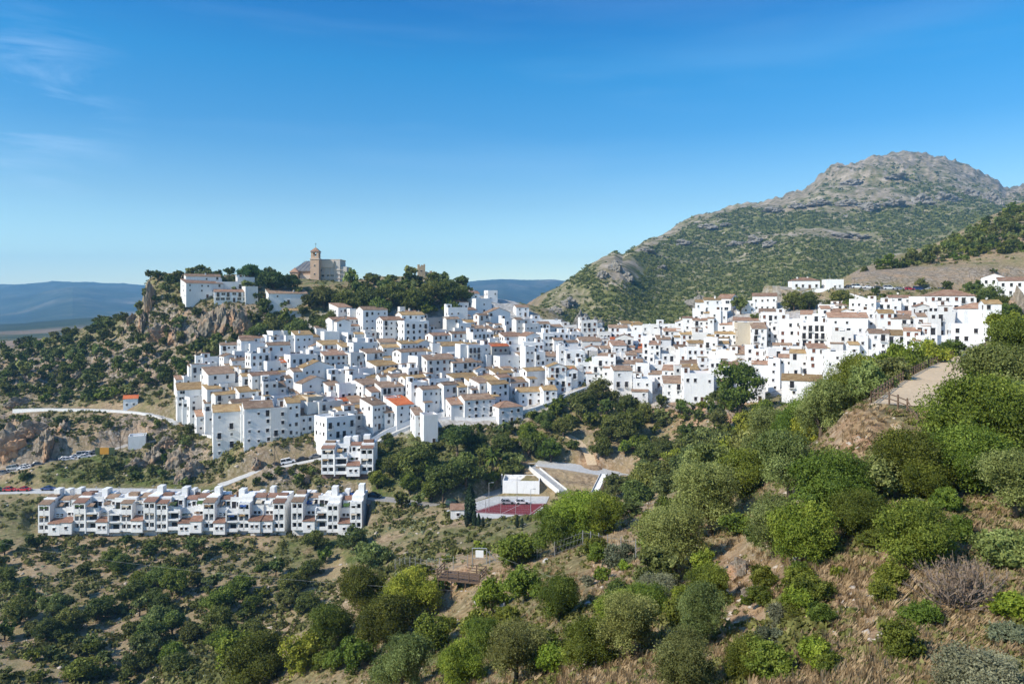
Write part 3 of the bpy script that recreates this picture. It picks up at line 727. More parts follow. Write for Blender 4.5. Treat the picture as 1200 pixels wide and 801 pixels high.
# hand-set buildings that stand out in the photograph
lm(253, 288, 526, 482, 8, sink=2.7, d=11, roof='gable', tile=T_OCHRE, step=3.2, side_dens=.8, deep=8, lab='tall five-storey white block with ochre gable roof at the lower left corner of the village', balc=.25)
lm(288.5, 318, 522, 478, 8, sink=2.7, d=11, roof='gable', tile=T_BROWN, step=3.0, deep=8, lab='tall white block with horizontal strip window, right half of the lower left corner pair', balc=.3)
lm(318.5, 336, 515, 480, 8, sink=2, d=10, roof='flat', wm=W_OFF, deep=8, lab='greyish flat-roofed house with pink terrace, right of the two tall corner blocks', dens=.6)
lm(337, 351, 512, 472, 10, d=9, roof='gable', tile=T_OCHRE, deep=8, lab='narrow tall white house with small ochre roof, above the scrubby bank by the uphill road')
lm(352, 376, 506, 486, 12, d=8, roof='shed', deep=8, lab='low white house on a bank with thin brown roof edge, left of the tower house')
lm(233, 254, 505, 487, 14, d=12, roof='shed', tile=T_TERRA, deep=5, lab='low white house with wide clay terrace roof, tucked left of the tallest corner block')
lm(248, 272, 474, 438, 22, d=9, roof='shed', tile=T_BROWN, deep=5, lab='plain cube house with two columns of dark windows at the village\'s left edge', dens=1, step=4, styles=('norm',))
lm(212, 247, 478, 456, 12, d=8, roof='shed', tile=T_OCHRE, deep=5, styles=('wide',), lab='stepped white house with band of wide windows, leftmost of the village', annex=(-5, 5.5, -2.6, 0, 3.0, 'flat'))
lm(386, 414, 524, 490, 26, d=9, roof='flat', deep=9, lab='tower-like white house standing behind the small terraced block', dens=.9, balc=.4)
lm(497, 513, 521, 489, 4, d=6, roof='flat', deep=7, lab='tall plain white tower house beside the large pine', dens=.3, side_dens=.1, extras=False)
lm(487, 497, 512, 486, 6, d=7, roof='shed', deep=6, lab='slim white house joined to the left of the plain tower house')
lm(438, 451, 503, 474, 30, d=8, roof='shed', deep=4, lab='three-storey white house with paired brown windows beside the sloping street', dens=1, step=1.9)
lm(452, 467, 499, 483, 18, d=7, roof='shed', deep=4, lab='low white house with dark brown roof between two taller street houses')
lm(466, 484, 498, 474, 22, d=9, roof='shed', tile=T_ORANGE, deep=4, lab='white house with bright orange roof at the top of the sloping street')
lm(545, 580, 492, 468, 12, d=9, roof='gable', deep=5, lab='wide three-storey white house with dark brown roof above the promenade', dens=1)
lm(529, 544, 492, 474, 6, d=7, roof='shed', tile=T_TERRA, deep=5, lab='small two-storey white house with stub chimney, left of the wide promenade house')
lm(585, 613, 496, 477, 24, d=9, roof='hip', tile=T_TERRA, deep=6, lab='white house with bright hipped roof at the bend of the promenade')
lm(608, 636, 474, 459, 16, d=8, roof='gable', tile=T_OCHRE, deep=5, lab='long white house with ochre roof, left one of the pair by the trees', dens=1)
lm(637, 653, 472, 457, 12, d=8, roof='gable', tile=T_OCHRE, deep=5, lab='white house with ochre roof, right one of the pair by the trees', dens=1)
lm(475, 502, 408, 378, 14, d=10, roof='flat', lab='large square white building with four rows of dark arched windows', dens=1, step=3.0, styles=('norm', 'grille'), extras=False)
lm(472, 497, 396, 369, 14, d=8, roof='gable', tile=T_OCHRE, lab='attic storey with ochre roof above the large square building', dens=1)
lm(450, 473, 402, 375, 14, d=9, roof='gable', tile=T_TERRA, lab='white three-storey building joined left of the large square building')
lm(427, 453, 388, 363, 16, d=9, roof='gable', tile=T_BROWN, lab='long brown-roofed white house on the top row under the castle wood')
lm(398, 411, 384, 360, 30, d=8, roof='shed', tile=T_TERRA, lab='narrow white house at the left end of the top row', dens=1)
lm(411, 426, 383, 364, 16, d=7, roof='flat', lab='windowless white house between two roofed ones on the top row', dens=.1, extras=False)
lm(381, 397, 413, 391, 10, d=8, roof='flat', lab='blank white cube house at the upper left edge of the village', dens=0, side_dens=0, extras=False, door=False)
lm(446, 464, 418, 401, 12, d=8, roof='gable', tile=T_BROWN, lab='wide off-white house with brown roof below the large square building', wm=W_OFF, dens=.4)
lm(616, 636, 423, 394, 26, d=9, roof='cross', tile=T_TERRA, lab='tall white house with terracotta gable end in the middle of the village', dens=1, balc=.35)
lm(636, 650, 424, 392, 20, d=8, roof='flat', lab='tall flat-topped house with wide windows, right of the terracotta gable house', dens=1, styles=('wide', 'norm'))
lm(548, 562, 357, 344, 10, d=8, roof='gable', tile=T_TERRA, lab='white house crowning the saddle below the castle wood', dens=1)
lm(572, 583, 354, 342, 14, d=7, roof='flat', lab='small blank white cube on the saddle skyline', dens=.2, extras=False)
lm(533, 549, 363, 354, 14, d=7, roof='gable', tile=T_TERRA, lab='low white house with terracotta roof at the edge of the castle wood', dens=1)
lm(558, 576, 368, 352, 24, d=8, roof='flat', lab='white angular house under the saddle skyline houses', dens=.7)
lm(605, 620, 371, 360, 14, d=7, roof='gable', tile=T_BROWN, lab='isolated two-storey white house beside a dark tree near the saddle', dens=1)
lm(634, 657, 390, 377, -6, d=8, roof='flat', lab='white terraced house with ochre awnings at the right end of the saddle', dens=.9)
# right-hand arm of the village
lm(841, 855, 366, 350, -34, d=12, roof='gable', tile=T_TERRA, lab='white house with square balcony opening at left end of the hill trio', dens=.9, styles=('wide', 'small'))
lm(864, 884, 367, 354, -16, d=6, roof='flat', lab='low white link building between the two hill houses', dens=.9, extras=False)
lm(883, 909, 364, 347, -18, d=8, roof='gable', tile=T_TERRA, lab='white house with long terracotta roof at right end of the hill trio', dens=1, styles=('small',))
lm(940, 973, 415, 380, -18, d=10, roof='flat', lab='white apartment block with stacked brown balcony doors', dens=1, step=2.2, styles=('shut', 'norm'), balc=.9)
lm(973, 1014, 412, 372, -18, d=10, roof='gable', tile=T_TERRA, lab='long white block with brown roof line, right of the stacked balcony block', dens=.8, step=3.6)
lm(914, 940, 414, 376, -18, d=9, roof='flat', lab='tall white block with reddish shuttered windows, left of the stacked balcony block', dens=.7, styles=('shut', 'norm'))
lm(865, 882, 410, 381, -8, d=9, roof='flat', lab='pale beige unplastered house front among white ones', wm=W_BEIGE, dens=.4)
lm(882, 898, 416, 385, -12, d=9, roof='shed', lab='white house with brown shutters and stone foot, right of the beige one', dens=1)
lm(919, 960, 470, 446, -22, d=9, roof='gable', tile=T_OCHRE, lab='long low barn-like house with plain ochre roof at the village edge', dens=.5, step=5, styles=('small',), deep=6, sink=1)
lm(1127, 1164, 386, 362, -24, d=10, roof='hip', tile=T_TERRA, lab='big plain white house with hipped roof and two small windows, near the right edge', dens=.25, styles=('small',), side_dens=.1, deep=5)
lm(1120, 1158, 404, 384, -24, d=7, roof='flat', lab='flat white terrace house directly below the big hipped roof', dens=.7, deep=5, extras=False)
lm(1068, 1094, 372, 350, -16, d=9, roof='flat', lab='white house with red-brown shutters and roof terrace, left of the large balconied house', dens=1, styles=('shut', 'norm'))
lm(1092, 1139, 374, 347, -20, d=12, roof='hip', tile=T_TERRA, lab='large white balconied house with hipped terracotta roof, upper right', dens=.9, styles=('shut', 'norm', 'wide'), balc=.5)
lm(1154, 1176, 345, 325, -30, d=10, roof='cross', tile=T_TERRA, lab='white gabled villa wing at the far right hillside', dens=.9, styles=('grille',), grp='villas on the right hillside')
lm(1176, 1212, 347, 329, -26, d=9, roof='gable', tile=T_TERRA, lab='long white villa wing with arched veranda at the far right edge', dens=1, styles=('grille', 'norm'), grp='villas on the right hillside')
lm(929, 960, 339, 329, -8, d=8, roof='hip', tile=T_TERRA, lab='white hipped-roof house alone on the hill under the mountain', dens=.9, styles=('norm',), grp='villas on the right hillside')
lm(968, 988, 339, 329, -10, d=7, roof='flat', lab='low white flat-roofed house beside the hillside car park', dens=.6, grp='villas on the right hillside')
lm(991, 1013, 400, 391, -18, d=8, roof='hip', tile=T_ORANGE, lab='white house with brightest new orange roof on the right arm', dens=.8)
lm(1004, 1028, 412, 401, -20, d=8, roof='hip', tile=T_TERRA, lab='white house with reddish hipped roof just below the new orange roof', dens=.9)
lm(876, 896, 471, 445, -10, d=9, roof='flat', lab='white three-storey house above the rocky bank', dens=.6)
lm(802, 836, 472, 440, -6, d=9, roof='flat', lab='tall blank-footed white house with scattered small windows above the rocky bank', dens=.6, styles=('small', 'norm'), deep=6)
lm(719, 741, 464, 434, 4, d=9, roof='gable', tile=T_BROWN, lab='white house with balconies at the left end of the right arm', deep=6, balc=.4)
lm(742, 764, 472, 446, -10, d=8, roof='flat', lab='white stepped house at the lowest point of the right arm', deep=6, annex=(-4, 2, -2.5, 0, 4.5, 'shed'))
lm(778, 801, 473, 449, -8, d=8, roof='shed', lab='low white house with small porch roof beside the blank-footed house', deep=6)
# castle hill
lm(224, 256, 350, 332, 24, d=9, roof='shed', tile=T_TERRA, dmin=330, lab='angular white house at the left end of castle hill', dens=.4, grp='white houses on castle hill')
lm(222, 255, 342, 324, 14, d=8, roof='gable', tile=T_BROWN, dmin=340, lab='white house with brown roof, topmost on the left of castle hill', dens=.3, grp='white houses on castle hill')
lm(254, 288, 354, 342, 8, d=7, roof='gable', tile=T_TERRA, dmin=330, lab='low white house with four blue-black windows on the cliff edge', dens=1, styles=('wide',), grp='white houses on castle hill')
lm(256, 283, 345, 332, 10, d=7, roof='flat', dmin=340, lab='low white terrace house behind the cliff-edge house', dens=.2, grp='white houses on castle hill')
lm(280, 297, 343, 327, 12, d=7, roof='flat', dmin=345, lab='white house with small grey tower under a stone pine', dens=.5, grp='white houses on castle hill')
lm(289, 301, 356, 337, 16, d=8, roof='flat', wm=W_OFF, dmin=330, lab='greyish blank house at the right end of castle hill group', dens=0, side_dens=0, extras=False, door=False, grp='white houses on castle hill')
lm(318, 358, 363, 344, 10, d=12, roof='shed', tile=T_BROWN, dmin=330, lab='long white hall with two small dark windows below the church', dens=.25, side_dens=.2, grp='white houses on castle hill', extras=False)
lm(334, 352, 374, 364, 10, d=6, roof='gable', tile=T_OCHRE, wm=W_OFF, dmin=320, lab='low old house with ochre roof under the long white hall', dens=.5, grp='white houses on castle hill')
# outlying
lm(146, 160, 478, 467, 8, d=6, roof='gable', tile=T_ORANGE, lab='small white house with orange roof alone beside the upper road', grp='small outlying buildings', dmin=250)
lm(152, 169, 526, 513, 6, d=6, roof='flat', lab='small blank white cabin at the end of the parking road', grp='small outlying buildings', dens=0, side_dens=0, extras=False, door=False)
lm(528, 544, 607, 597, 4, d=5, roof='gable', tile=T_TERRA, lab='tiny white hut with terracotta roof beside the cypress', grp='small outlying buildings', styles=('small',))
lm(589, 632, 578, 567, -4, d=8, roof='flat', lab='long low white changing building behind the red court', grp='small outlying buildings', dens=.8, step=4.5, extras=False)

# the rest of the village, row over row along the slope
def interp(pts, x): return float(np.interp(x, [p[0] for p in pts], [p[1] for p in pts]))
BOT = [(212,480),(232,500),(262,512),(318,506),(352,503),(376,506),(420,512),(436,508),(490,492),(530,484),(590,480),(640,466),(690,446),(720,456),(760,468),(800,468),(845,464),(900,458),(935,448),(965,440),(1000,438),(1050,424),(1090,410),(1140,398),(1165,392)]
TOP = [(212,462),(240,445),(262,420),(300,408),(340,400),(380,396),(400,378),(440,376),(470,384),(530,384),(548,366),(580,362),(610,374),(640,388),(700,392),(760,392),(800,384),(835,374),(860,384),(915,386),(940,390),(960,384),(1010,366),(1050,362),(1100,370),(1165,386)]
rg = random.Random(5)
row_step = 11.9; RW = {}
for k in range(0, 12):
    px = 212 + rg.uniform(0, 14); 
    while px < 1160:
        wpx = rg.choice([12, 14, 16, 19, 21, 24, 28]) * rg.uniform(.9, 1.1)
        c = px + wpx / 2; py = interp(BOT, c) - k * row_step + rg.uniform(-2.5, 2.5); px += wpx * rg.uniform(.93, 1.06)
        if py < interp(TOP, c) + 2: continue
        if any(h['x0'] - .35 * wpx < c < h['x1'] + .35 * wpx and -9 < py - h['pyb'] < 7 for h in HOUSES if h.get('lm', 1)): continue
        if any(h['x0'] < c < h['x1'] and h['pyb'] < py < h['pyb'] + 8 for h in HOUSES if h.get('lm', 1)): continue
        p = hit(c, py, 200)
        if p is None or p.y > 460: continue
        th = interp([(200, 32), (420, 36), (560, 34), (650, 16), (720, -4), (800, -10), (1000, -20), (1170, -24)], c) + rg.uniform(-9, 9)
        w = wpx * p.y / F / math.cos(R(th)) * 1.0
        fl = rg.choice([2, 2, 2, 3, 3, 3, 4] if k > 0 else [3, 3, 4, 4]); 
        h = fl * 2.55 + rg.uniform(-.5, .5)
        roof = rg.choice(['gable', 'gable', 'gable', 'shed', 'shed', 'flat', 'flat', 'cross', 'flat', 'flat', 'flat'])
        tile = rg.choices([T_BROWN, T_OCHRE, T_TERRA, T_ORANGE], [5, 4, 4 if c < 700 else 7, .35])[0]
        wm = rg.choices([W_WHITE, W_OFF, W_GREY, W_BEIGE], [14, 3, .5, .35])[0]
        d = rg.uniform(4.6, 7.2)
        annex = []
        if rg.random() < .7 and w > 4.2:
            s = rg.choice([-1, 1]); aw = w * rg.uniform(.35, .6)
            a0 = s * w / 2 - (aw if s > 0 else 0) + s * rg.uniform(-.2, .8)
            annex.append((a0, a0 + aw, -rg.uniform(1.2, 3.0), 0.01, h * rg.uniform(.4, .75), rg.choice(['flat', 'shed', 'flat'])))
        if rg.random() < .5:
            s = rg.choice([-1, 1]); aw = rg.uniform(2.2, 4.5); x_ = s * w / 2
            annex.append((min(x_, x_ + s * aw), max(x_, x_ + s * aw), rg.uniform(.6, 2.4), d * rg.uniform(.8, 1.25), h * rg.uniform(.55, 1.25), rg.choice(['flat', 'shed', 'flat', 'gable'])))
        sty = rg.choice([('small', 'plain', 'small'), ('norm', 'small', 'grille'), ('small', 'small', 'plain'), ('norm', 'shut', 'norm')])
        o = house(p.x, p.y, p.z, R(th), w, d, h, roof, tile, wm, rg, dens=rg.choice([.5, .7, .85, .95]), styles=sty, annex=annex, balc=.14 + .2 * (rg.random() < .3), step=rg.uniform(1.9, 2.8))
        HOUSES.append(dict(o=o, px=c, pyb=py, w=wpx, h=h / p.y * F, lab=None, x0=c - wpx / 2, x1=c + wpx / 2, lm=0, row=k, fl=fl, roof=roof, tile=tile, wm=wm, annex=annex, wm_m=w))
print('HOUSES', len(HOUSES))
ORD = 'first second third fourth fifth sixth seventh eighth ninth tenth eleventh twelfth thirteenth fourteenth fifteenth sixteenth seventeenth eighteenth nineteenth twentieth'.split()
def ordn(n):
    if n <= 20: return ORD[n - 1]
    t = {2: 'twenty', 3: 'thirty', 4: 'forty', 5: 'fifty', 6: 'sixty', 7: 'seventy', 8: 'eighty', 9: 'ninety'}[n // 10]
    return (t + '-' + ORD[n % 10 - 1]) if n % 10 else t[:-1] + 'ieth'
tn = {T_BROWN: 'brown', T_OCHRE: 'ochre', T_TERRA: 'terracotta', T_ORANGE: 'orange'}
for k in range(0, 12):
    rr = sorted([h for h in HOUSES if h.get('row') == k], key=lambda h: h['px'])
    for side, sel, ref in (('left', [h for h in rr if h['px'] < 700], 'left arm'), ('right', [h for h in rr if h['px'] >= 700], 'right arm')):
        for i, h in enumerate(sel):
            size = 'narrow' if h['w'] < 18 else ('wide' if h['w'] > 27 else '')
            wc = {W_WHITE: 'white', W_OFF: 'off-white', W_GREY: 'grey', W_BEIGE: 'beige'}[h['wm']]
            rf = 'flat terrace roof' if h['roof'] == 'flat' else tn[h['tile']] + ' roof'
            rown = 'lowest row' if k == 0 else ordn(k + 1) + ' row up'
            lab = ' '.join(f"{size} {wc} house, {rf}, {ordn(i + 1)} from left, {rown}, {ref} of village".split())
            tag(h['o'], lab, 'house', 'white houses of the hill village')
T_HOL = tile_material('faded_brown_red_tiles', (.28, .155, .105), (.37, .24, .18), (.17, .10, .07))
G_GREEN = mat('dull_green_leaf', (.05, .09, .02), .8)
# ------------------------------------------------------------------ the long terrace of white holiday houses, built in steps
def terrace_unit(x0, w, z0, kind, root_xy, rz, r, deep=1.6, base_mat=None):
    """one stepped terraced house: front at y=0, going back and up. local x from 0 to w"""
    root = empty('terraced_house', (root_xy[0] + x0 * math.cos(rz), root_xy[1] + x0 * math.sin(rz), z0), rz)
    b = MB(); W = W_WHITE; fl = 2.75; g = .004
    f0 = r.uniform(-.35, .35)
    b.box(g, w - g, 1.4 + f0, 10, -deep, fl * .45, base_mat or W_OFF)
    zb = fl * .45
    if kind == 'A':     # balcony tower with two openings per floor under a tiled lean-to
        y0 = .2 + f0
        for k in range(3):
            z = zb + k * fl
            b.box(g, w - g, y0, y0 + 1.5, z, z + .22, W)                         # slab
            b.box(g, .35, y0, y0 + 1.5, z + .22, z + fl, W); b.box(w - .35, w - g, y0, y0 + 1.5, z + .22, z + fl, W)
            b.box(w * .5 - .16, w * .5 + .16, y0, y0 + .3, z + .22, z + fl, W)
            b.box(.35, w - .35, y0, y0 + .14, z + .22, z + (.95 if k != 1 else .3), W)
            b.box(.35, w - .35, y0, y0 + .3, z + fl - .55, z + fl - .002, W)
        b.box(g, w - g, y0 + 1.5, 9.8, zb + .002, zb + 3 * fl, W)
        zt = zb + 3 * fl
        b.build('wall', root)
        if r.random() < .75: link('roof', roof_mesh('shed', w - .3, r.uniform(1.8, 2.6), zt, T_HOL if r.random() < .6 else T_BROWN, W), root, (w / 2, y0, 0))
        t = MB(); t.box(g, w - g, y0 + 2.6, 9.8, zt + .003, zt + 1.1, W); 
        if r.random() < .45:
            hh_ = r.uniform(2.0, 2.7); q1 = r.choice([.05, .4]); t.box(w * q1, w * (q1 + .5), 5.6, 8, zt + 1.1, zt + 1.1 + hh_, W)
        t.build('roof_room', root)
        t = MB(); t.box(w * .1, w * .9, 4.2, 6.0, zt + .2, zt + 1.5 + r.uniform(0, .6), T_HOL if r.random() < .5 else T_BROWN) if r.random() < .6 else t.box(w * .3, w * .9, 6, 8, zt, zt + 1.4, W); t.build('terrace_shed', root)
        for k in range(3):
            for s in (.27, .73):
                link('glazed_door' if k else 'window', FRENCH if k != 1 else WIN['wide'], root, (w * s, y0 + 1.49, zb + k * fl + (.3 if k != 1 else .9)), 0)
            rl = MB()
            if k == 1:
                for j in range(9): rl.bar((.4 + (w - .8) * j / 8, y0 + .07, zb + fl + .3), (.4 + (w - .8) * j / 8, y0 + .07, zb + fl + 1.1), .02, G_IRON, 4)
                rl.bar((.4, y0 + .07, zb + fl + 1.1), (w - .4, y0 + .07, zb + fl + 1.1), .03, G_IRON, 4); rl.build('railing', root)
    elif kind == 'B':   # recessed terraces with deep dark openings
        y0 = 1.3 + f0
        b.box(g, w - g, y0, 9.8, zb + .002, zb + 2 * fl, W)
        b.box(g, .3, y0 - 1.3, y0, zb - .6, zb + 2 * fl + .9, W)
        b.box(.3, w - g, y0 - 1.2, y0, zb + .002, zb + .2, W); b.box(.3, w - g, y0 - 1.2, y0 - 1.05, zb + .2, zb + 1.0, W)
        b.box(.3, w - g, y0 - 1.2, y0, zb + fl, zb + fl + .2, W); b.box(.3, w - g, y0 - 1.2, y0 - 1.05, zb + fl + .2, zb + fl + .45, W)
        b.box(.3, w - g, y0 - 1.2, y0 - .9, zb + 2 * fl - .5, zb + 2 * fl - .002, W)
        zt = zb + 2 * fl
        b.box(g, w - g, y0, y0 + .2, zt, zt + 1.0, W)
        b.box(g, w - g, y0 + 2.6, 9.8, zt + .002, zt + fl, W); b.box(g, w - g, y0 + 2.6, y0 + 2.8, zt + fl, zt + fl + .9, W)
        b.build('wall', root)
        t = MB(); t.box(w * .45, w * .95, 6.3, 9.2, zt + fl + .002, zt + fl + (2.5 if r.random() < .5 else 1.2), W); t.build('roof_room', root)
        link('window', WIN['strip'], root, (w * .53, y0 - .005, zb + fl + .5), 0).scale = ((w - 1.4) / 4.6, 1, 1.55)
        link('window', WIN['strip'], root, (w * .53, y0 - .005, zb + .55), 0).scale = ((w - 1.8) / 4.6, 1, 1.4)
        link('glazed_door', FRENCH, root, (w * .3, y0 + 2.595, zt + .2), 0); link('window', WIN['norm'], root, (w * .68, y0 + 2.595, zt + 1.0), 0)
    else:               # C: low projecting block with tiled lean-to, upper floors set back
        y0 = -.4 + f0; h1 = fl * 1.05
        b.box(g, w - g, y0, y0 + 3.0, zb - .5, zb + h1, W)
        b.box(g, w - g, y0 + 3.002, 9.8, zb + .002, zb + fl * 2.1, W)
        yb = y0 + 5.0; zt = zb + fl * 2.1
        b.box(g, w - g, y0 + 3.0, y0 + 3.2, zt, zt + .85, W)
        b.box(w * .12, w - g, yb, 9.8, zt + .002, zt + fl * .98, W)
        b.build('wall', root)
        link('roof', roof_mesh('shed', w - .1, 2.9, zb + h1, T_HOL, W), root, (w / 2, y0, 0))
        link('roof', roof_mesh('shed', w * .86, 2.3, zt + fl * .98, T_BROWN if r.random() < .5 else T_HOL, W), root, (w * .55, yb, 0))
        t = MB(); t.box(w * .1, w * .5, 7.2, 9.7, zt + fl * .98, zt + fl * (1.85 if r.random() < .4 else 1.35), W); t.build('roof_room', root)
        for s in ((.3, .7) if r.random() < .7 else (.5,)): link('window', WIN['small'], root, (w * s, y0 - .002, zb + 1.0), 0)
        for s in (.3, .65): link('window', WIN['small'], root, (w * s, y0 + 3.0 - .002, zb + h1 + 1.35), 0)
        for s in (.35, .75): link('window', WIN['small' if r.random() < .5 else 'norm'], root, (w * s, yb - .002, zt + .95), 0)
    if r.random() < .5: link('aerial', AERIAL, root, (w * .7, 8, zb + fl * 3 + .3), r.uniform(0, 3))
    for q_ in range(r.choice([0, 1, 2, 2])):     # awnings, washing and pots, each home its own
        x_ = w * r.uniform(.25, .6); z_ = zb + fl * r.choice([1, 2]) + 1.9; am = r.choice([G_BLUE, T_OCHRE, W_BEIGE, G_WFRAME, T_BROWN, G_GREEN])
        a_ = MB(); yy = .1 if kind == 'A' else (.2 if kind == 'B' else 2.2)
        a_.poly([(x_ - .9, yy + .0, z_), (x_ + .9, yy + .0, z_), (x_ + .9, yy + 1.3, z_ + .5), (x_ - .9, yy + 1.3, z_ + .5), (x_ - .9, yy, z_ - .25), (x_ + .9, yy, z_ - .25)], [(0, 1, 2, 3), (4, 5, 1, 0)], am); a_.build('awning', root)
    if r.random() < .6:
        a_ = MB(); yy = 1.0 if kind != 'C' else 3.6; z_ = zb + fl * 2.1 + .9
        for j in range(r.randint(3, 7)):
            x_ = w * r.uniform(.15, .85); c_ = Vector((x_, yy + r.uniform(-.2, .6), z_ + r.uniform(.1, .5)))
            for _ in range(14): d_ = Vector((r.uniform(-.4, .4), r.uniform(-.3, .3), r.uniform(-.3, .5))); e_ = Vector((r.uniform(-.2, .2), r.uniform(-.2, .2), r.uniform(-.2, .2))); a_.face([c_ + d_, c_ + d_ + e_, c_ + d_ + Vector((e_.y, e_.z, e_.x))], G_GREEN)
        a_.build('potted_plants', root)
    pr = MB(); k0 = r.random()
    if k0 < .35:
        pr.box(.4, w - .6, 7.5, 8.5, zb + fl * 3 - .2, zb + fl * 3 + 1.5, G_BLUE if k0 < .12 else G_FRAME); pr.build('pergola', root)
    return root
rt = random.Random(3)
pL = V3(44, 629, 216); pR = V3(421, 625, 216.5); zr = pad_z = pL.z + .2
rz_ = math.atan2(pR.y - pL.y, pR.x - pL.x); Ltot = math.hypot(pR.x - pL.x, pR.y - pL.y)
kinds = 'ACCBACBCABCACCBACAG ACBACC'.replace(' ', '')
kinds = list('ACCABCBACAABCCACBACCAGACBACA')
unit = Ltot / (len(kinds) - .6)
xx = 0; n_t = 0; tot = len(kinds) - 1
for k in kinds:
    if k == 'G': xx += unit * .6; continue
    n_t += 1
    wv_ = unit * 1.0
    o = terrace_unit(xx, wv_, zr + rt.uniform(-.5, .6), k, (pL.x, pL.y), rz_, rt, deep=2.5)
    ds = {'A': 'balcony tower', 'B': 'dark recessed terraces', 'C': 'low tiled front'}[k]
    tag(o, f'white terraced house with {ds}, {ordn(n_t)} from left of the long front terrace', 'terraced house', 'terraced houses of the long front row')
    xx += wv_
pL2 = V3(376, 561, 238); pR2 = V3(437, 558, 238.5); rz2 = math.atan2(pR2.y - pL2.y, pR2.x - pL2.x); L2 = math.hypot(pR2.x - pL2.x, pR2.y - pL2.y)
for i, k in enumerate('ABCA'):
    o = terrace_unit(i * L2 / 4, L2 / 4, pL2.z + .2, k, (pL2.x, pL2.y), rz2, rt, deep=3, base_mat=W_BRICKR)
    tag(o, f'white terraced house on brown footing, {ordn(i + 1)} from left short block below tower house', 'terraced house', 'terraced houses of the short upper block')
# ------------------------------------------------------------------ vegetation
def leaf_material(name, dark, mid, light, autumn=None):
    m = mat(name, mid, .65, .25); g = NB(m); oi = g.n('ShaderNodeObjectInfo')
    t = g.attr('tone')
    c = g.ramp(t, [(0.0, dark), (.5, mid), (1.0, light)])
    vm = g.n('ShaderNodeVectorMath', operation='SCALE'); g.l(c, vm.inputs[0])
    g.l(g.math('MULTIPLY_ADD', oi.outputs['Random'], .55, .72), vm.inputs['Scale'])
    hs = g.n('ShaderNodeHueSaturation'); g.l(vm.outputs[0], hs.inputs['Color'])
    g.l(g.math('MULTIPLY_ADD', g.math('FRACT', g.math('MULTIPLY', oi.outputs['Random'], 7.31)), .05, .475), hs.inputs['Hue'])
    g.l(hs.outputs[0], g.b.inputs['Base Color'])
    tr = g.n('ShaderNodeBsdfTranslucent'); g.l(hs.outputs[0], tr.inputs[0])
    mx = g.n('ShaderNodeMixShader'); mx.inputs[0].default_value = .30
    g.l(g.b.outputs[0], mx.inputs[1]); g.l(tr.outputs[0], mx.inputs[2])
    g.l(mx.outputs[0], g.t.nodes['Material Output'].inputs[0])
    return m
L_OLIVE = leaf_material('olive_leaves', (.080, .095, .020), (.185, .210, .055), (.33, .36, .12))
L_BROAD = leaf_material('broad_leaves', (.050, .072, .008), (.135, .170, .020), (.25, .285, .045))
L_DARK = leaf_material('carob_leaves', (.045, .060, .010), (.110, .135, .024), (.21, .23, .055))
L_YEL = leaf_material('yellow_green_leaves', (.09, .12, .010), (.21, .25, .024), (.36, .38, .05))
L_GREY = leaf_material('grey_scrub_leaves', (.10, .105, .055), (.20, .21, .115), (.33, .34, .20))
L_PINE = leaf_material('pine_needles', (.025, .050, .010), (.060, .100, .020), (.11, .16, .035))
L_RUST = leaf_material('rusty_scrub_leaves', (.16, .10, .045), (.28, .20, .10), (.42, .32, .17))
L_CYP = leaf_material('cypress_leaves', (.012, .026, .010), (.030, .050, .020), (.05, .075, .03))
L_DRY = leaf_material('dry_grass_blades', (.24, .175, .075), (.42, .32, .155), (.60, .49, .27))
L_MTN = leaf_material('mountain_scrub_leaves', (.055, .075, .012), (.150, .170, .032), (.29, .28, .080))
L_SCR = leaf_material('hillside_scrub_leaves', (.055, .066, .013), (.125, .138, .034), (.23, .23, .075))
B_BARK = mat('grey_brown_bark', (.12, .09, .065), .95, .1)

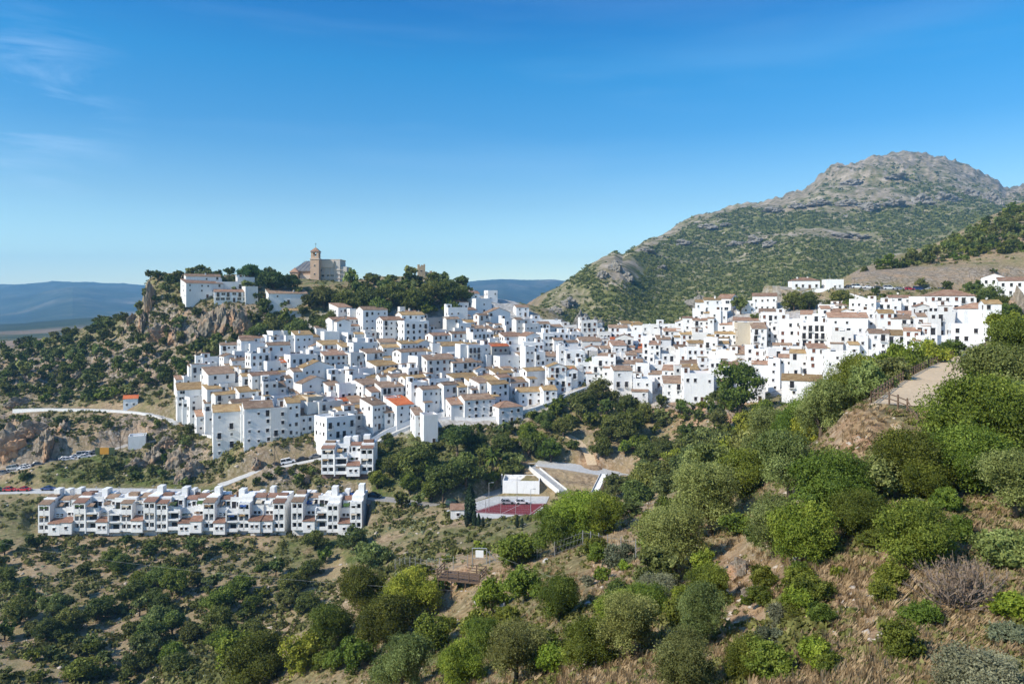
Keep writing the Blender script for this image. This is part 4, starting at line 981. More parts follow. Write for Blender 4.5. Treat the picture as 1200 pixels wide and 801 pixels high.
def leaves(centers, normals, size, r, elong=1.6, spread=.75):
    """quads at the given points, loosely facing along the normals"""
    n = len(centers)
    d = normals + r.normal(0, spread, (n, 3)); d /= np.linalg.norm(d, axis=1)[:, None] + 1e-9
    a = np.cross(d, r.normal(0, 1, (n, 3))); a /= np.linalg.norm(a, axis=1)[:, None] + 1e-9
    b = np.cross(d, a)
    s = (size * r.uniform(.55, 1.3, n))[:, None]; a = a * s * elong * .5; b = b * s * .5
    v = np.stack([centers - a, centers - b * .9 + a * .1, centers + a, centers + b * .9 - a * .1], 1)
    return v
def crown_mesh(name, m, n, size, seed, rz=.8, lobes=9, z0=.0, flat=0.0, hull=True, spike=0.0):
    """crown of radius ~1 around the origin, bottom near z0, made of n leaves in lobes"""
    r = np.random.default_rng(seed)
    L = []
    for k in range(lobes):
        a = r.uniform(0, 2 * np.pi); rr = np.sqrt(r.uniform(0, 1)) * .74 if k else 0
        u = r.uniform(-.6, .95)
        q = math.sqrt(max(0, 1 - u * u)) if k else .3
        rad = r.uniform(.17, .44) if k else .5
        L.append((math.cos(a) * rr * (q * .8 + .3), math.sin(a) * rr * (q * .8 + .3), u * rz * .66, rad))
    L = np.array(L); tone_l = r.uniform(.0, 1, lobes)
    # leaves gather on twig ends, so the outline is ragged and gaps stay open
    nt = max(12, n // 26); w = L[:, 3] ** 2; kt = r.choice(lobes, nt, p=w / w.sum())
    dt_ = r.normal(0, 1, (nt, 3)); dt_ /= np.linalg.norm(dt_, axis=1)[:, None]
    dt_[:, 2] = np.abs(dt_[:, 2]) * np.where(r.uniform(0, 1, nt) < .74, 1, -1)
    rt_ = L[kt, 3] * (1 + .18 * np.sin(dt_[:, 0] * 7 + kt * 2.1) * np.cos(dt_[:, 1] * 8 + kt) + r.normal(0, .09, nt) + (spike * 2.2 + .12) * r.uniform(0, 1, nt) ** 3)
    rt_ *= np.where(r.uniform(0, 1, nt) < .85, 1, r.uniform(.5, 1, nt))
    pt_ = L[kt, :3] + dt_ * rt_[:, None] * np.array([1, 1, .85 * (1 - flat)])
    ti = r.integers(0, nt, n); k = kt[ti]; tw = r.normal(0, .10, nt)
    sp = (.055 + .07 * r.uniform(0, 1, nt))[ti][:, None]
    p = pt_[ti] + r.normal(0, 1, (n, 3)) * sp * .8; d = dt_[ti] + r.normal(0, .35, (n, 3)); d /= np.linalg.norm(d, axis=1)[:, None]
    tone_l = tone_l[k] + tw[ti] * 1.6; lsz = (r.uniform(.75, 1.3, lobes))[k]; size = size * lsz
    p[:, 2] += rz - .15
    p[:, 2] = np.maximum(p[:, 2], z0 + .08 * r.uniform(0, 1, n))
    v = leaves(p, d, size, r)
    tone = np.clip(tone_l * .55 + .22 + r.normal(0, .14, n), 0, 1)
    verts = v.reshape(-1, 3); quads = np.arange(n * 4).reshape(n, 4)
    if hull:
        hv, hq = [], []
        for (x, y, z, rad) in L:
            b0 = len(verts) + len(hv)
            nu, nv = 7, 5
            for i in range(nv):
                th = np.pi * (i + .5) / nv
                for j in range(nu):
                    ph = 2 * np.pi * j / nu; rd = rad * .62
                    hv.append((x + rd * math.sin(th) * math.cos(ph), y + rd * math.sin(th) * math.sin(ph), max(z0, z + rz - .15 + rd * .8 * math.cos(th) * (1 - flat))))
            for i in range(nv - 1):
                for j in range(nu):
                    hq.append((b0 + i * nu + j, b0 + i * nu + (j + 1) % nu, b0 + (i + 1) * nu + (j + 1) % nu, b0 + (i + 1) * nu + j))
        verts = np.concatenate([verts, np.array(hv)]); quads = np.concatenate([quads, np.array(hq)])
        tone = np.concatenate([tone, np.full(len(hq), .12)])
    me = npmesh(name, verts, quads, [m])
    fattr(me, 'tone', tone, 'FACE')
    return me
def cyp_mesh(n=1500, seed=1):
    r = np.random.default_rng(seed); h = r.uniform(0, 1, n); a = r.uniform(0, 2 * np.pi, n)
    rad = .13 * np.sin(np.pi * np.clip(h, .03, 1) ** .6) ** .7 * (1 + .15 * np.sin(a * 3 + h * 9)) + r.normal(0, .008, n)
    p = np.stack([rad * np.cos(a), rad * np.sin(a), h * .97 + .03], 1); d = np.stack([np.cos(a), np.sin(a), .6 + 0 * a], 1)
    v = leaves(p, d, .05, r); me = npmesh('crown', v.reshape(-1, 3), np.arange(4 * n).reshape(n, 4), [L_CYP]); fattr(me, 'tone', r.uniform(0, 1, n), 'FACE'); return me
def palm_mesh(seed=2):
    r = np.random.default_rng(seed); vs = []; 
    for k in range(30):
        a = 2 * np.pi * k / 30 + r.uniform(-.1, .1); el = r.uniform(-.3, 1.2); pr = Vector((0, 0, 1.0)); dr = Vector((math.cos(a) * math.cos(el), math.sin(a) * math.cos(el), math.sin(el)))
        side = Vector((-math.sin(a), math.cos(a), 0))
        for s in range(7):
            nx = pr + dr * .12; dr = (dr + Vector((0, 0, -.17))).normalized(); w_ = .09 * math.sin(math.pi * (s + .7) / 8)
            vs += [[pr - side * w_ - Vector((0, 0, .03)), pr, nx, nx - side * w_ - Vector((0, 0, .03))], [pr + side * w_ - Vector((0, 0, .03)), pr, nx, nx + side * w_ - Vector((0, 0, .03))]]; pr = nx
    v = np.array([[list(q) for q in f] for f in vs]); n = len(v)
    me = npmesh('crown', v.reshape(-1, 3), np.arange(4 * n).reshape(n, 4), [L_BROAD]); fattr(me, 'tone', r.uniform(.2, .9, n), 'FACE'); return me
def trunk_mesh(seed, h=1.0, spread=.55, r0=.085, limbs=5, straight=False):
    r = random.Random(seed); b = MB()
    p = Vector((0, 0, -.35)); top = Vector((r.uniform(-.08, .08), r.uniform(-.08, .08), h * (.45 if not straight else .8)))
    mid = (p + top) / 2 + Vector((r.uniform(-.05, .05), r.uniform(-.05, .05), 0))
    b.bar(p, mid, r0 * 1.25, B_BARK, 7, r0); b.bar(mid, top, r0, B_BARK, 7, r0 * .72)
    for k in range(limbs):
        a = 2 * math.pi * k / limbs + r.uniform(-.4, .4); s0 = top.lerp(mid, r.uniform(0, .5))
        e1 = s0 + Vector((math.cos(a) * spread * .45, math.sin(a) * spread * .45, h * r.uniform(.15, .3)))
        e2 = e1 + Vector((math.cos(a + .3) * spread * .4, math.sin(a + .3) * spread * .4, h * r.uniform(.15, .3)))
        b.bar(s0, e1, r0 * .5, B_BARK, 5, r0 * .32); b.bar(e1, e2, r0 * .32, B_BARK, 5, r0 * .12)
    return b.mesh('trunk', True)
KIND = {  # name: (material, height factor, lobes, flatness, bare height of the trunk)
 'olive': (L_OLIVE, .95, 12, .0, .25), 'broad': (L_BROAD, .92, 10, .0, .08), 'dark': (L_DARK, .82, 9, .0, .12),
 'yel': (L_YEL, .9, 10, .0, .06), 'grey': (L_GREY, .7, 7, .0, .05), 'pine': (L_PINE, .55, 11, .35, .75), 'tall': (L_BROAD, 1.25, 12, .0, .25), 'rust': (L_RUST, .7, 9, 0, .05)}
LODS = {'n': (40000, .034, 2), 'm': (7500, .075, 3), 'f': (1300, .17, 3), 't': (380, .30, 3)}
CROWN = {}
def crown(kind, lod, var):
    key = (kind, lod, var % LODS[lod][2])
    if key not in CROWN:
        m, hz, lb, fl_, bare = KIND[kind]; n, s, _ = LODS[lod]
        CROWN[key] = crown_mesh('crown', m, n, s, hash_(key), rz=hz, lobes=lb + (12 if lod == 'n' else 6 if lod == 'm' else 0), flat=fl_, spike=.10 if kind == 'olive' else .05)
    return CROWN[key]
def hash_(key):
    s = 0
    for ch in repr(key): s = (s * 131 + ord(ch)) % 1000003
    return s
TRUNK = [trunk_mesh(s) for s in range(4)]; TRUNKS = [trunk_mesh(9, straight=True, r0=.06)]
NAMES = {'olive': ('olive_tree', 'olive tree', 'grey-green'), 'broad': ('leafy_tree', 'tree', 'fresh green'), 'dark': ('carob_tree', 'tree', 'dark green'),
         'yel': ('almond_tree', 'tree', 'yellow-green'), 'grey': ('grey_shrub', 'shrub', 'silvery grey'), 'pine': ('pine_tree', 'pine tree', 'flat-topped dark'), 'tall': ('poplar_tree', 'tree', 'tall bright green'), 'rust': ('dry_shrub', 'shrub', 'rusty brown')}
TREES = []
rtree = random.Random(23)
def plant(x, y, z, wm_, kind, zone_, scale_z=1.0, bush=False, lod=None):
    """a tree (trunk + crown) or a bush (one mesh) whose crown is wm_ metres wide"""
    D = math.hypot(x, y); s = wm_ / 2 / .98
    px_w = wm_ / D * F
    lod = lod or ('n' if px_w > 52 else 'm' if px_w > 24 else 'f' if px_w > 9 else 't')
    var = rtree.randrange(6); rz = rtree.uniform(0, 6.28)
    me = crown(kind, lod, var)
    nm, cat, tint = NAMES[kind]; bare = KIND[kind][4]
    if bush:
        o = link(nm.replace('_tree', '_bush'), me, None, (x, y, z - .12 * s), rz, (s * rtree.uniform(.8, 1.25), s * rtree.uniform(.85, 1.15), s * scale_z * rtree.uniform(.75, 1.1))); cat = 'bush'
    else:
        o = empty(nm, (x, y, z), rz)
        hs = s * (bare + .55) * scale_z * 1.1
        t = link('trunk', rtree.choice(TRUNK if kind != 'pine' else TRUNKS), o, (0, 0, 0), 0, (s, s, s * ((bare * 1.6 + .9) if kind != 'pine' else 1.15) * scale_z))
        c = link('crown', me, o, (0, 0, s * bare), 0, (s * rtree.uniform(.92, 1.1), s, s * scale_z))
    lev = seen((x, y, z + s * .8))
    TREES.append(dict(o=o, kind=kind, cat=cat, zone=zone_, px=lev[0], py=lev[1], w=px_w, bush=bush))
    return o
def tree_px(px, pyc, wpx, kind, zone_, dmin=None, bush=False, hz=1.0):
    base = pyc + wpx * (.42 + KIND[kind][4] * .35) * hz * (.9 if bush else 1)
    p = hit(px, base, dmin or 14)
    if p is None: return
    return plant(p.x, p.y, H(p.x, p.y), wpx * p.y / F, kind, zone_, hz, bush)

HAND = [
 # px, py of crown centre, width, kind, zone, dmin, bush
 ('right', 12, [(1142,498,128,'broad'),(1070,542,84,'broad'),(1178,462,108,'olive'),(1190,412,80,'broad'),(1176,424,44,'yel'),(1180,388,50,'yel'),(1135,540,90,'broad'),(1192,570,80,'olive'),(1085,560,60,'broad'),(1180,520,90,'broad'),(1100,528,54,'olive'),(1190,490,80,'olive')]),
 ('slope', 12, [(832,585,84,'olive'),(790,632,76,'olive'),(905,618,70,'olive'),(872,556,62,'broad'),(926,548,80,'olive'),(975,572,92,'broad'),(1003,602,60,'broad'),(1030,562,56,'olive'),(770,668,50,'olive'),(738,735,72,'olive'),(690,756,64,'broad'),(822,722,66,'olive'),(798,778,70,'olive'),
    (655,700,54,'broad'),(616,684,44,'broad'),(682,606,66,'yel'),(652,622,56,'broad'),(705,604,54,'yel'),(600,642,48,'broad'),(482,700,66,'yel'),(452,728,66,'broad'),(505,742,50,'broad'),(606,766,66,'olive'),(540,782,60,'yel'),(470,782,70,'olive'),(352,765,50,'yel'),(425,690,56,'broad'),(385,735,56,'broad'),(300,778,70,'broad'),(270,760,50,'yel'),(560,735,52,'broad'),(578,700,44,'yel'),
    (1072,628,86,'broad'),(420,762,44,'broad'),(830,545,50,'olive'),]),
 ('ravine', 150, [(868,462,52,'tall'),(895,480,30,'yel'),(850,468,24,'dark'),(535,506,42,'pine'),(725,500,40,'dark'),(742,495,34,'broad'),(668,492,20,'broad'),(692,490,22,'broad'),(763,530,32,'dark'),(790,548,34,'dark'),(804,505,24,'dark'),(775,470,18,'dark'),(800,475,20,'broad'),(706,522,26,'dark'),(645,528,30,'broad'),(622,510,36,'yel'),(600,545,30,'olive'),(575,560,24,'yel'),(545,550,44,'dark'),(520,560,40,'dark'),(490,540,44,'dark'),(480,565,30,'broad'),(460,545,30,'dark'),(560,520,30,'dark'),(590,520,30,'dark'),(505,575,26,'broad'),(470,585,22,'dark'),(720,570,28,'olive'),(745,580,40,'dark'),(690,430,26,'dark'),(703,458,34,'dark'),(684,470,30,'dark'),(660,500,26,'dark'),(640,492,26,'dark'),(735,475,30,'dark'),(755,482,26,'dark'),(620,520,30,'dark'),(790,575,44,'olive'),(760,560,40,'dark'),(830,520,40,'olive'),(810,545,40,'olive'),(880,500,40,'yel'),(840,480,24,'dark')]),
 ('castle', 300, [(293,317,28,'pine'),(322,326,40,'pine'),(340,328,26,'pine'),(235,316,14,'dark'),(345,340,20,'dark'),(380,348,30,'dark'),(405,352,30,'dark'),(430,350,34,'dark'),(460,345,34,'dark'),(485,350,34,'dark'),(445,362,30,'dark'),(505,345,34,'dark'),(525,340,30,'dark'),(540,345,26,'dark'),(475,334,16,'dark'),(418,338,20,'dark'),(365,350,24,'dark'),(392,372,26,'dark'),(380,382,26,'dark'),(350,388,34,'dark'),(320,385,30,'dark'),(310,360,24,'dark'),(500,362,24,'broad'),(528,362,22,'broad'),(275,345,10,'broad'),(300,348,16,'dark'),(540,330,18,'dark'),(305,392,30,'dark'),(335,372,20,'broad')]),
 ('right hillside', 250, [(930,352,26,'dark'),(948,352,26,'dark'),(985,355,34,'dark'),(1000,362,30,'broad'),(1025,356,14,'olive'),(1042,352,20,'broad'),(1027,340,12,'dark'),(1062,356,14,'dark'),(868,358,20,'olive'),(892,374,20,'broad'),(1140,338,24,'dark'),(1160,350,36,'dark'),(1180,356,30,'broad'),(1150,365,26,'broad'),(1178,372,30,'broad'),(968,368,20,'dark'),(1165,317,8,'broad'),(1110,335,14,'dark'),(1080,332,12,'olive')]),
]
for zn, dm, lst in HAND:
    for t in lst: tree_px(t[0], t[1], t[2], t[3], zn, dm)

def tree_top(px, pytop, wpx, D, kind, zone_, bush=False):
    x = D * (px - 600) / F; z = H(x, D); zt = (HOR - pytop) / F * D; w_ = wpx * D / F
    k = (zt - z) / (w_ / 2 / .98 * (KIND[kind][4] + 1.75 * KIND[kind][1]))
    plant(x, D, z, w_, kind, zone_, min(max(k, .6), 1.9), bush)
for t in [(1000,418,60,88,'broad'),(1030,410,52,98,'broad'),(1062,404,48,112,'yel'),(1092,398,40,126,'yel'),(1112,396,34,140,'broad'),(962,448,60,86,'olive'),(985,436,56,92,'broad'),(908,480,66,106,'olive'),(934,470,56,98,'broad'),(1015,428,50,84,'olive'),(885,500,50,112,'olive'),(1045,420,44,94,'olive'),(862,515,46,122,'yel'),(925,500,50,96,'broad'),(945,480,40,92,'yel'),(1074,414,34,122,'olive')]:
    tree_top(t[0], t[1], t[2], t[3], t[4], 'ridge')
def occupied(x, y, rad):
    for t in TREES:
        l = t['o'].location
        if (l.x - x) ** 2 + (l.y - y) ** 2 < (rad + t['w'] * math.hypot(l.x, l.y) / F / 2 * .5) ** 2: return True
    return False
ROADPTS = [(c[0], c[1] - (3 if k == 'parking' else 0), r['w'] + (5 if k == 'parking' else 1.2)) for k, r in ROADS.items() for c in r['cur']]
def on_road(x, y, rad):
    return any((a - x) ** 2 + (b - y) ** 2 < (w_ + rad * .5) ** 2 for a, b, w_ in ROADPTS)
FOOT = [(h['o'].location.x, h['o'].location.y) for h in HOUSES]
NOGO = [BK, [V3(545, 612, 205), V3(640, 575, 222), V3(700, 545, 238), V3(625, 540, 240), V3(585, 560, 232)]]
NOGO = [[(p.x, p.y) for p in q_] for q_ in NOGO]
def scatter(zn, poly, n, wm_, kinds, d0, d1, bush=.5, tries=30, keep=1.0, fill=False):
    r = random.Random(hash_(zn + str(n)))
    xs = [p[0] for p in poly]; ys = [p[1] for p in poly]; k = 0
    for _ in range(n * tries):
        if k >= n: break
        px, py = r.uniform(min(xs), max(xs)), r.uniform(min(ys), max(ys))
        if not inside(np.array(px), np.array(py), poly): continue
        p = hit(px, py, d0)
        if p is None or p.y > d1: continue
        w_ = r.uniform(*wm_)
        if occupied(p.x, p.y, w_ * .5 * keep) or on_road(p.x, p.y, w_ * .5): continue
        if zn != 'castle' and any((a - p.x) ** 2 + (b + 4 - p.y) ** 2 < (5 + w_ * .5) ** 2 for a, b in FOOT): continue
        if any(bool(inside(np.array(p.x), np.array(p.y), q_)) for q_ in NOGO): continue
        kd_ = r.choice(kinds); bs = r.random() < bush
        plant(p.x, p.y, p.z, w_, kd_, zn, r.uniform(.85, 1.15), bs); k += 1
scatter('valley', [(0,640),(150,638),(430,640),(440,665),(330,740),(215,801),(0,801)], 88, (3.0, 7.5), ['dark', 'dark', 'dark', 'olive', 'broad'], 120, 214, .5)
scatter('cliff', [(0,402),(60,388),(150,352),(175,345),(300,395),(250,430),(205,470),(0,476)], 185, (3.5, 8.5), ['dark', 'dark', 'olive', 'dark', 'broad'], 270, 440, .6)
scatter('castle', [(168,325),(215,320),(330,322),(330,345),(215,350),(168,350)], 42, (4, 7), ['dark', 'dark', 'olive'], 330, 470, .4)
scatter('castle', [(400,332),(545,330),(548,360),(400,362)], 34, (5, 9), ['dark', 'dark', 'olive'], 340, 470, .2, keep=.6)
scatter('castle', [(295,350),(390,370),(392,398),(300,402)], 14, (5, 9), ['dark'], 300, 430, .3, keep=.7)
scatter('road bank', [(0,490),(230,500),(250,540),(370,530),(376,572),(232,572),(0,572)], 42, (2.5, 5), ['dark', 'broad', 'dark', 'olive'], 225, 305, .8)
scatter('ravine', [(440,522),(500,505),(600,505),(700,455),(850,475),(880,490),(840,540),(760,590),(700,600),(740,560),(640,540),(590,550),(500,600),(440,580)], 70, (3.5, 7.5), ['dark', 'dark', 'broad', 'olive', 'yel'], 170, 300, .4)
scatter('slope', [(330,760),(440,690),(560,630),(720,590),(900,540),(1000,560),(960,660),(860,760),(700,801),(240,801)], 52, (1.4, 3.8), ['yel', 'broad', 'olive', 'broad', 'yel', 'grey', 'broad'], 25, 128, .75)
scatter('near bushes', [(860,640),(1200,560),(1200,801),(860,801)], 22, (.9, 2.0), ['broad', 'grey', 'broad', 'yel'], 20, 60, 1.0)
scatter('right hillside', [(1000,320),(1100,295),(1200,240),(1200,300),(1100,312),(1005,330)], 105, (4, 9), ['broad', 'dark', 'dark', 'olive'], 380, 720, .6)
for t in [(955,684,50,'broad'),(915,716,36,'grey'),(962,716,36,'broad'),(1192,708,52,'yel'),(1152,778,104,'grey'),(895,776,54,'broad'),(970,775,38,'broad'),(726,690,32,'dark'),(762,605,26,'yel'),(905,740,36,'grey'),(1035,690,40,'broad'),(940,700,40,'yel'),(1178,640,60,'olive')]:
    tree_px(t[0], t[1], t[2], t[3], 'near bushes', 14, True)
def twig_bush(px, pyb, wpx, lab):
    p = hit(px, pyb, 14); s = wpx / 2 / F * p.y; r = random.Random(5); b = MB(); tips = []
    TW = mat('bare_twigs', (.26, .20, .155), .9, .1)
    for k in range(46):
        a = r.uniform(0, 6.283); el = r.uniform(.35, 1.4); d = Vector((math.cos(a) * math.cos(el), math.sin(a) * math.cos(el), math.sin(el))); q_ = Vector((r.uniform(-.25, .25) * s, r.uniform(-.25, .25) * s, -.1)); rad = .018 * s
        def grow(q_, d, rad, L, dep):
            e = q_ + d * L; b.bar(q_, e, rad, TW, 4, rad * .7); tips.append(e)
            if dep == 0: return
            for _ in range(3):
                nd = (d + Vector((r.uniform(-.6, .6), r.uniform(-.6, .6), r.uniform(-.2, .5)))).normalized(); grow(e, nd, rad * .6, L * r.uniform(.55, .85), dep - 1)
        grow(q_, d, rad, s * r.uniform(.25, .42), 3)
    o = empty('bare_shrub', tuple(p)); b.build('branches', o)
    tp = np.array([list(t) for t in tips]); rr_ = np.random.default_rng(3); tp = tp[rr_.uniform(0, 1, len(tp)) < .35]
    lv = leaves(tp, np.tile([0, 0, 1.0], (len(tp), 1)), .05 * s, rr_, 1.4, 1.0); me = npmesh('leaves', lv.reshape(-1, 3), np.arange(4 * len(tp)).reshape(-1, 4), [L_RUST]); fattr(me, 'tone', rr_.uniform(.3, 1, len(tp)), 'FACE'); link('leaves', me, o)
    tag(o, lab, 'shrub')
twig_bush(1125, 712, 118, 'large leafless twiggy shrub with a few rusty leaves, lower right')
CY = cyp_mesh()
for (px, pyb, hp) in [(551,613,46),(556,616,20),(561,617,16),(547,617,18),(566,618,13),(606,618,14),(612,618,12),(640,612,10)]:
    p = hit(px, pyb, 170); s = hp / F * p.y
    o = empty('cypress_tree', (p.x, p.y, p.z)); link('crown', CY, o, (0, 0, 0), rtree.uniform(0, 6), (s, s, s)); t = MB(); t.bar((0, 0, -.5), (0, 0, s * .2), .14, B_BARK); t.build('trunk', o)
    TREES.append(dict(o=o, kind='cyp', cat='cypress', zone='court', px=px, py=pyb, w=hp * .26, bush=False))
PALM = palm_mesh()
for (px, pyb, hp) in [(519,588,34),(578,556,30),(588,560,26)]:
    p = hit(px, pyb, 170); s = hp / F * p.y
    o = empty('palm_tree', (p.x, p.y, p.z)); link('crown', PALM, o, (0, 0, s * -.0), rtree.uniform(0, 6), (s * .5, s * .5, s * .7)); t = MB(); t.bar((0, 0, -.5), (0, 0, s * .7), .28, B_BARK, 7, .22); t.build('trunk', o)
    TREES.append(dict(o=o, kind='palm', cat='palm', zone='ravine', px=px, py=pyb - hp * .6, w=hp * .6, bush=False))
NAMES['cyp'] = ('cypress_tree', 'cypress', 'slim dark'); NAMES['palm'] = ('palm_tree', 'palm', 'feathery')
ZN = {'right': 'beside the footpath at right', 'slope': 'on the near slope', 'ridge': 'on ridge below footpath fence', 'ravine': 'in ravine below village', 'castle': 'on castle hill',
      'right hillside': 'on right hillside above village', 'valley': 'below the long terrace', 'cliff': 'on rocky slope left of village', 'road bank': 'on bank between the roads', 'near bushes': 'in near dry grass', 'court': 'beside the red court'}
print('TREES', len(TREES), sum(t['bush'] for t in TREES))
from collections import defaultdict
grp = defaultdict(list)
for t in TREES: grp[(t['zone'], t['kind'], t['bush'])].append(t)
for (zn, kd_, bs), lst in grp.items():
    lst.sort(key=lambda t: t['px']); nm, cat, tint = NAMES[kd_]
    for i, t in enumerate(lst):
        word = 'bush' if bs else cat
        sz = 'large ' if t['w'] > 60 else ('small ' if t['w'] < 16 else '')
        pos = ('only one' if len(lst) == 1 else ordn(i + 1) + ' from left')
        tag(t['o'], f'{sz}{tint} {word} {ZN[zn]}, {pos} of its kind', word, ('bushes ' if bs else 'trees ') + ZN[zn])

# ground cover nobody could count: scrub, dry grass, the mountain woods
def clump_field(name, pts, size, m, nl, seed, up=.5, elong=1.5):
    r = np.random.default_rng(seed); n = len(pts); pts = np.asarray(pts); size = np.asarray(size)
    c = np.repeat(pts, nl, 0); s = np.repeat(size, nl); d = r.normal(0, 1, (n * nl, 3)); d[:, 2] = np.abs(d[:, 2]); d /= np.linalg.norm(d, axis=1)[:, None]
    p = c + d * (s * r.uniform(.35, .55, n * nl))[:, None] * np.array([1, 1, up * 1.6])
    v = leaves(p, d, s * (1.6 / math.sqrt(nl)), r, elong, .6)
    tone = np.clip(np.repeat(r.uniform(.1, .9, n), nl) * .7 + .15 + r.normal(0, .13, n * nl), 0, 1)
    me = npmesh(name, v.reshape(-1, 3), np.arange(4 * n * nl).reshape(-1, 4), [m]); fattr(me, 'tone', tone, 'FACE')
    o = link(name, me); tag(o, kind='stuff'); return o
# grid cells as seeds, chosen by how large they look
def seeds(mask, per_px, seed, jitter=.5):
    r = np.random.default_rng(seed)
    m = mask[:-1, :-1]
    dU = np.diff(U)[:, None]; dL = np.abs(np.diff(LEV, axis=1))[:-1, :]
    facing = LEV[:-1, 1:] < LEV[:-1, :-1]
    prob = np.where(facing, dU * dL, dU * .05) * per_px * m
    k = r.uniform(0, 1, prob.shape) < prob
    i, j = np.nonzero(k); a = r.uniform(0, 1, len(i)); b = r.uniform(0, 1, len(i))
    x = GX[i, j] * (1 - b) + GX[i, j + 1] * b + a * (GX[i + 1, j] - GX[i, j]); y = GY[i, j] * (1 - b) + GY[i, j + 1] * b
    z = (GZ[i, j] * (1 - b) + GZ[i, j + 1] * b) * (1 - a) + (GZ[i + 1, j] * (1 - b) + GZ[i + 1, j + 1] * b) * a
    return np.stack([x, y, z], 1), i, j
r_ = np.random.default_rng(99)
# mountain woods
mk = (a_mount > .6) & (DG > 480) & (DG < 2600) & (UU < 1215)
dens_ = np.clip(1.25 - a_lime * 1.5 + .5 * fbm(GX / 90, GY / 90, 88, 3), 0.03, 1) * mk
pt, i, j = seeds(dens_, .20, 3)
sz = pt[:, 1] * r_.uniform(.0028, .0062, len(pt)) * np.where(a_lime[i, j] > .5, .6, 1); sz = np.clip(sz, 1.5, 9)
print('wood', len(pt)); clump_field('mountain_wood', pt, sz, L_MTN, 14, 5)
# scrub over the middle slopes
nt_ = (~town) & (DG > 110) & (DG < 560) & (a_mount < .5) & (UU > -20) & (UU < 1220)
for k, rd in ROADS.items():
    for c in rd['cur'][::2]: nt_ &= ((GX - c[0]) ** 2 + (GY - c[1]) ** 2 > (rd['w'] + 1.5) ** 2)
flatpad = inside(GX, GY, [(p.x, p.y) for p in SQUARE]) | inside(GX, GY, NOGO[0]) | inside(GX, GY, NOGO[1])
nt_ &= ~flatpad; nt_ &= ~cut
dn = np.clip(.5 + .9 * fbm(GX / 16, GY / 16, 90, 3) - .3 * a_rock, 0.05, 1) * nt_
dn = dn * (1 - .3 * ((UU < 430) & (DG < 216)))
dn = np.clip(dn + .5 * ((DG > 270) & (UU < 560)) * nt_, 0, 1)
pt, i, j = seeds(dn, .075, 8); print('scrub', len(pt)); clump_field('hillside_scrub', pt, r_.uniform(.6, 2.4, len(pt)), L_SCR, 20, 6)
pt, i, j = seeds(np.clip(.3 + fbm(GX / 12, GY / 12, 93, 3), .05, 1) * nt_, .02, 18); clump_field('pale_scrub', pt, r_.uniform(.4, 1.2, len(pt)), L_GREY, 14, 16)
# near slope
nn = (DG > 18) & (DG < 130) & (UU > -20) & (UU < 1220)
for c in ROADS['footpath']['cur']: nn &= ((GX - c[0]) ** 2 + (GY - c[1]) ** 2 > 3.2 ** 2)
dn = np.clip(.55 + 1.1 * fbm(GX / 5, GY / 5, 94, 3) - a_red, 0, 1) * nn
pt, i, j = seeds(dn, .040, 9); print('near scrub', len(pt)); clump_field('low_green_scrub', pt, r_.uniform(.25, .8, len(pt)), L_SCR, 26, 7)
def grass_field(name, pts, hgt, m, nb, seed):
    r = np.random.default_rng(seed); n = len(pts); N = n * nb
    c = np.repeat(pts, nb, 0); h = np.repeat(hgt, nb) * r.uniform(.5, 1.2, N); a = r.uniform(0, 6.283, N)
    c = c + np.stack([np.cos(a), np.sin(a), 0 * a], 1) * (h * r.uniform(0, .45, N))[:, None]
    lean = np.stack([np.cos(a) * .45 + .15, np.sin(a) * .45 - .1, np.ones(N)], 1) * h[:, None]; sd_ = np.stack([-np.sin(a), np.cos(a), 0 * a], 1) * (h * .035)[:, None]
    v = np.stack([c - sd_ - [0, 0, .05], c + sd_ - [0, 0, .05], c + lean * .6 + sd_ * .7, c + lean + np.array([.1, 0, -.08]) * h[:, None]], 1)
    me = npmesh(name, v.reshape(-1, 3), np.arange(4 * N).reshape(-1, 4), [m]); fattr(me, 'tone', np.clip(np.repeat(r.uniform(.1, .9, n), nb) + r.normal(0, .15, N), 0, 1), 'FACE')
    return tag(link(name, me), kind='stuff')
dn = np.clip(.75 + 1.2 * fbm(GX / 4, GY / 4, 95, 3) - .6 * a_red, 0, 1) * nn * (1 - smooth(85, 130, DG) * .7)
pt, i, j = seeds(dn, .075, 10); print('grass', len(pt)); grass_field('dry_grass', pt, r_.uniform(.15, .48, len(pt)), L_DRY, 22, 8)

# loose stones and bits of broken rock
def stone_field(name, pts, size, m, seed):
    r = np.random.default_rng(seed); n = len(pts); o6 = np.array([[1,0,0],[-1,0,0],[0,1,0],[0,-1,0],[0,0,1],[0,0,-1]], float)
    v = o6[None] * (1 + r.uniform(-.35, .35, (n, 6, 1))) + r.normal(0, .18, (n, 6, 3)); v *= np.asarray(size)[:, None, None] * np.array([1, .8, .6]); v += np.asarray(pts)[:, None]
    t = np.array([[0,2,4],[2,1,4],[1,3,4],[3,0,4],[2,0,5],[1,2,5],[3,1,5],[0,3,5]]); f = (np.arange(n) * 6)[:, None, None] + t[None]
    return tag(link(name, npmesh(name, v.reshape(-1, 3), f.reshape(-1, 3), [m], n=3)), kind='stuff')
M_STN = mat('loose_stone', (.42, .36, .29), .95, .1)
pt, i, j = seeds(np.clip(.2 + a_red + .8 * fbm(GX / 7, GY / 7, 97, 3), .03, 1) * nn, .012, 30); stone_field('loose_stones', pt, r_.uniform(.05, .28, len(pt)) ** 1.0, M_STN, 31)
pt, i, j = seeds(np.clip(a_rock + .15, 0, 1) * nt_, .012, 32); stone_field('hillside_stones', pt, r_.uniform(.2, .9, len(pt)), M_STN, 33)
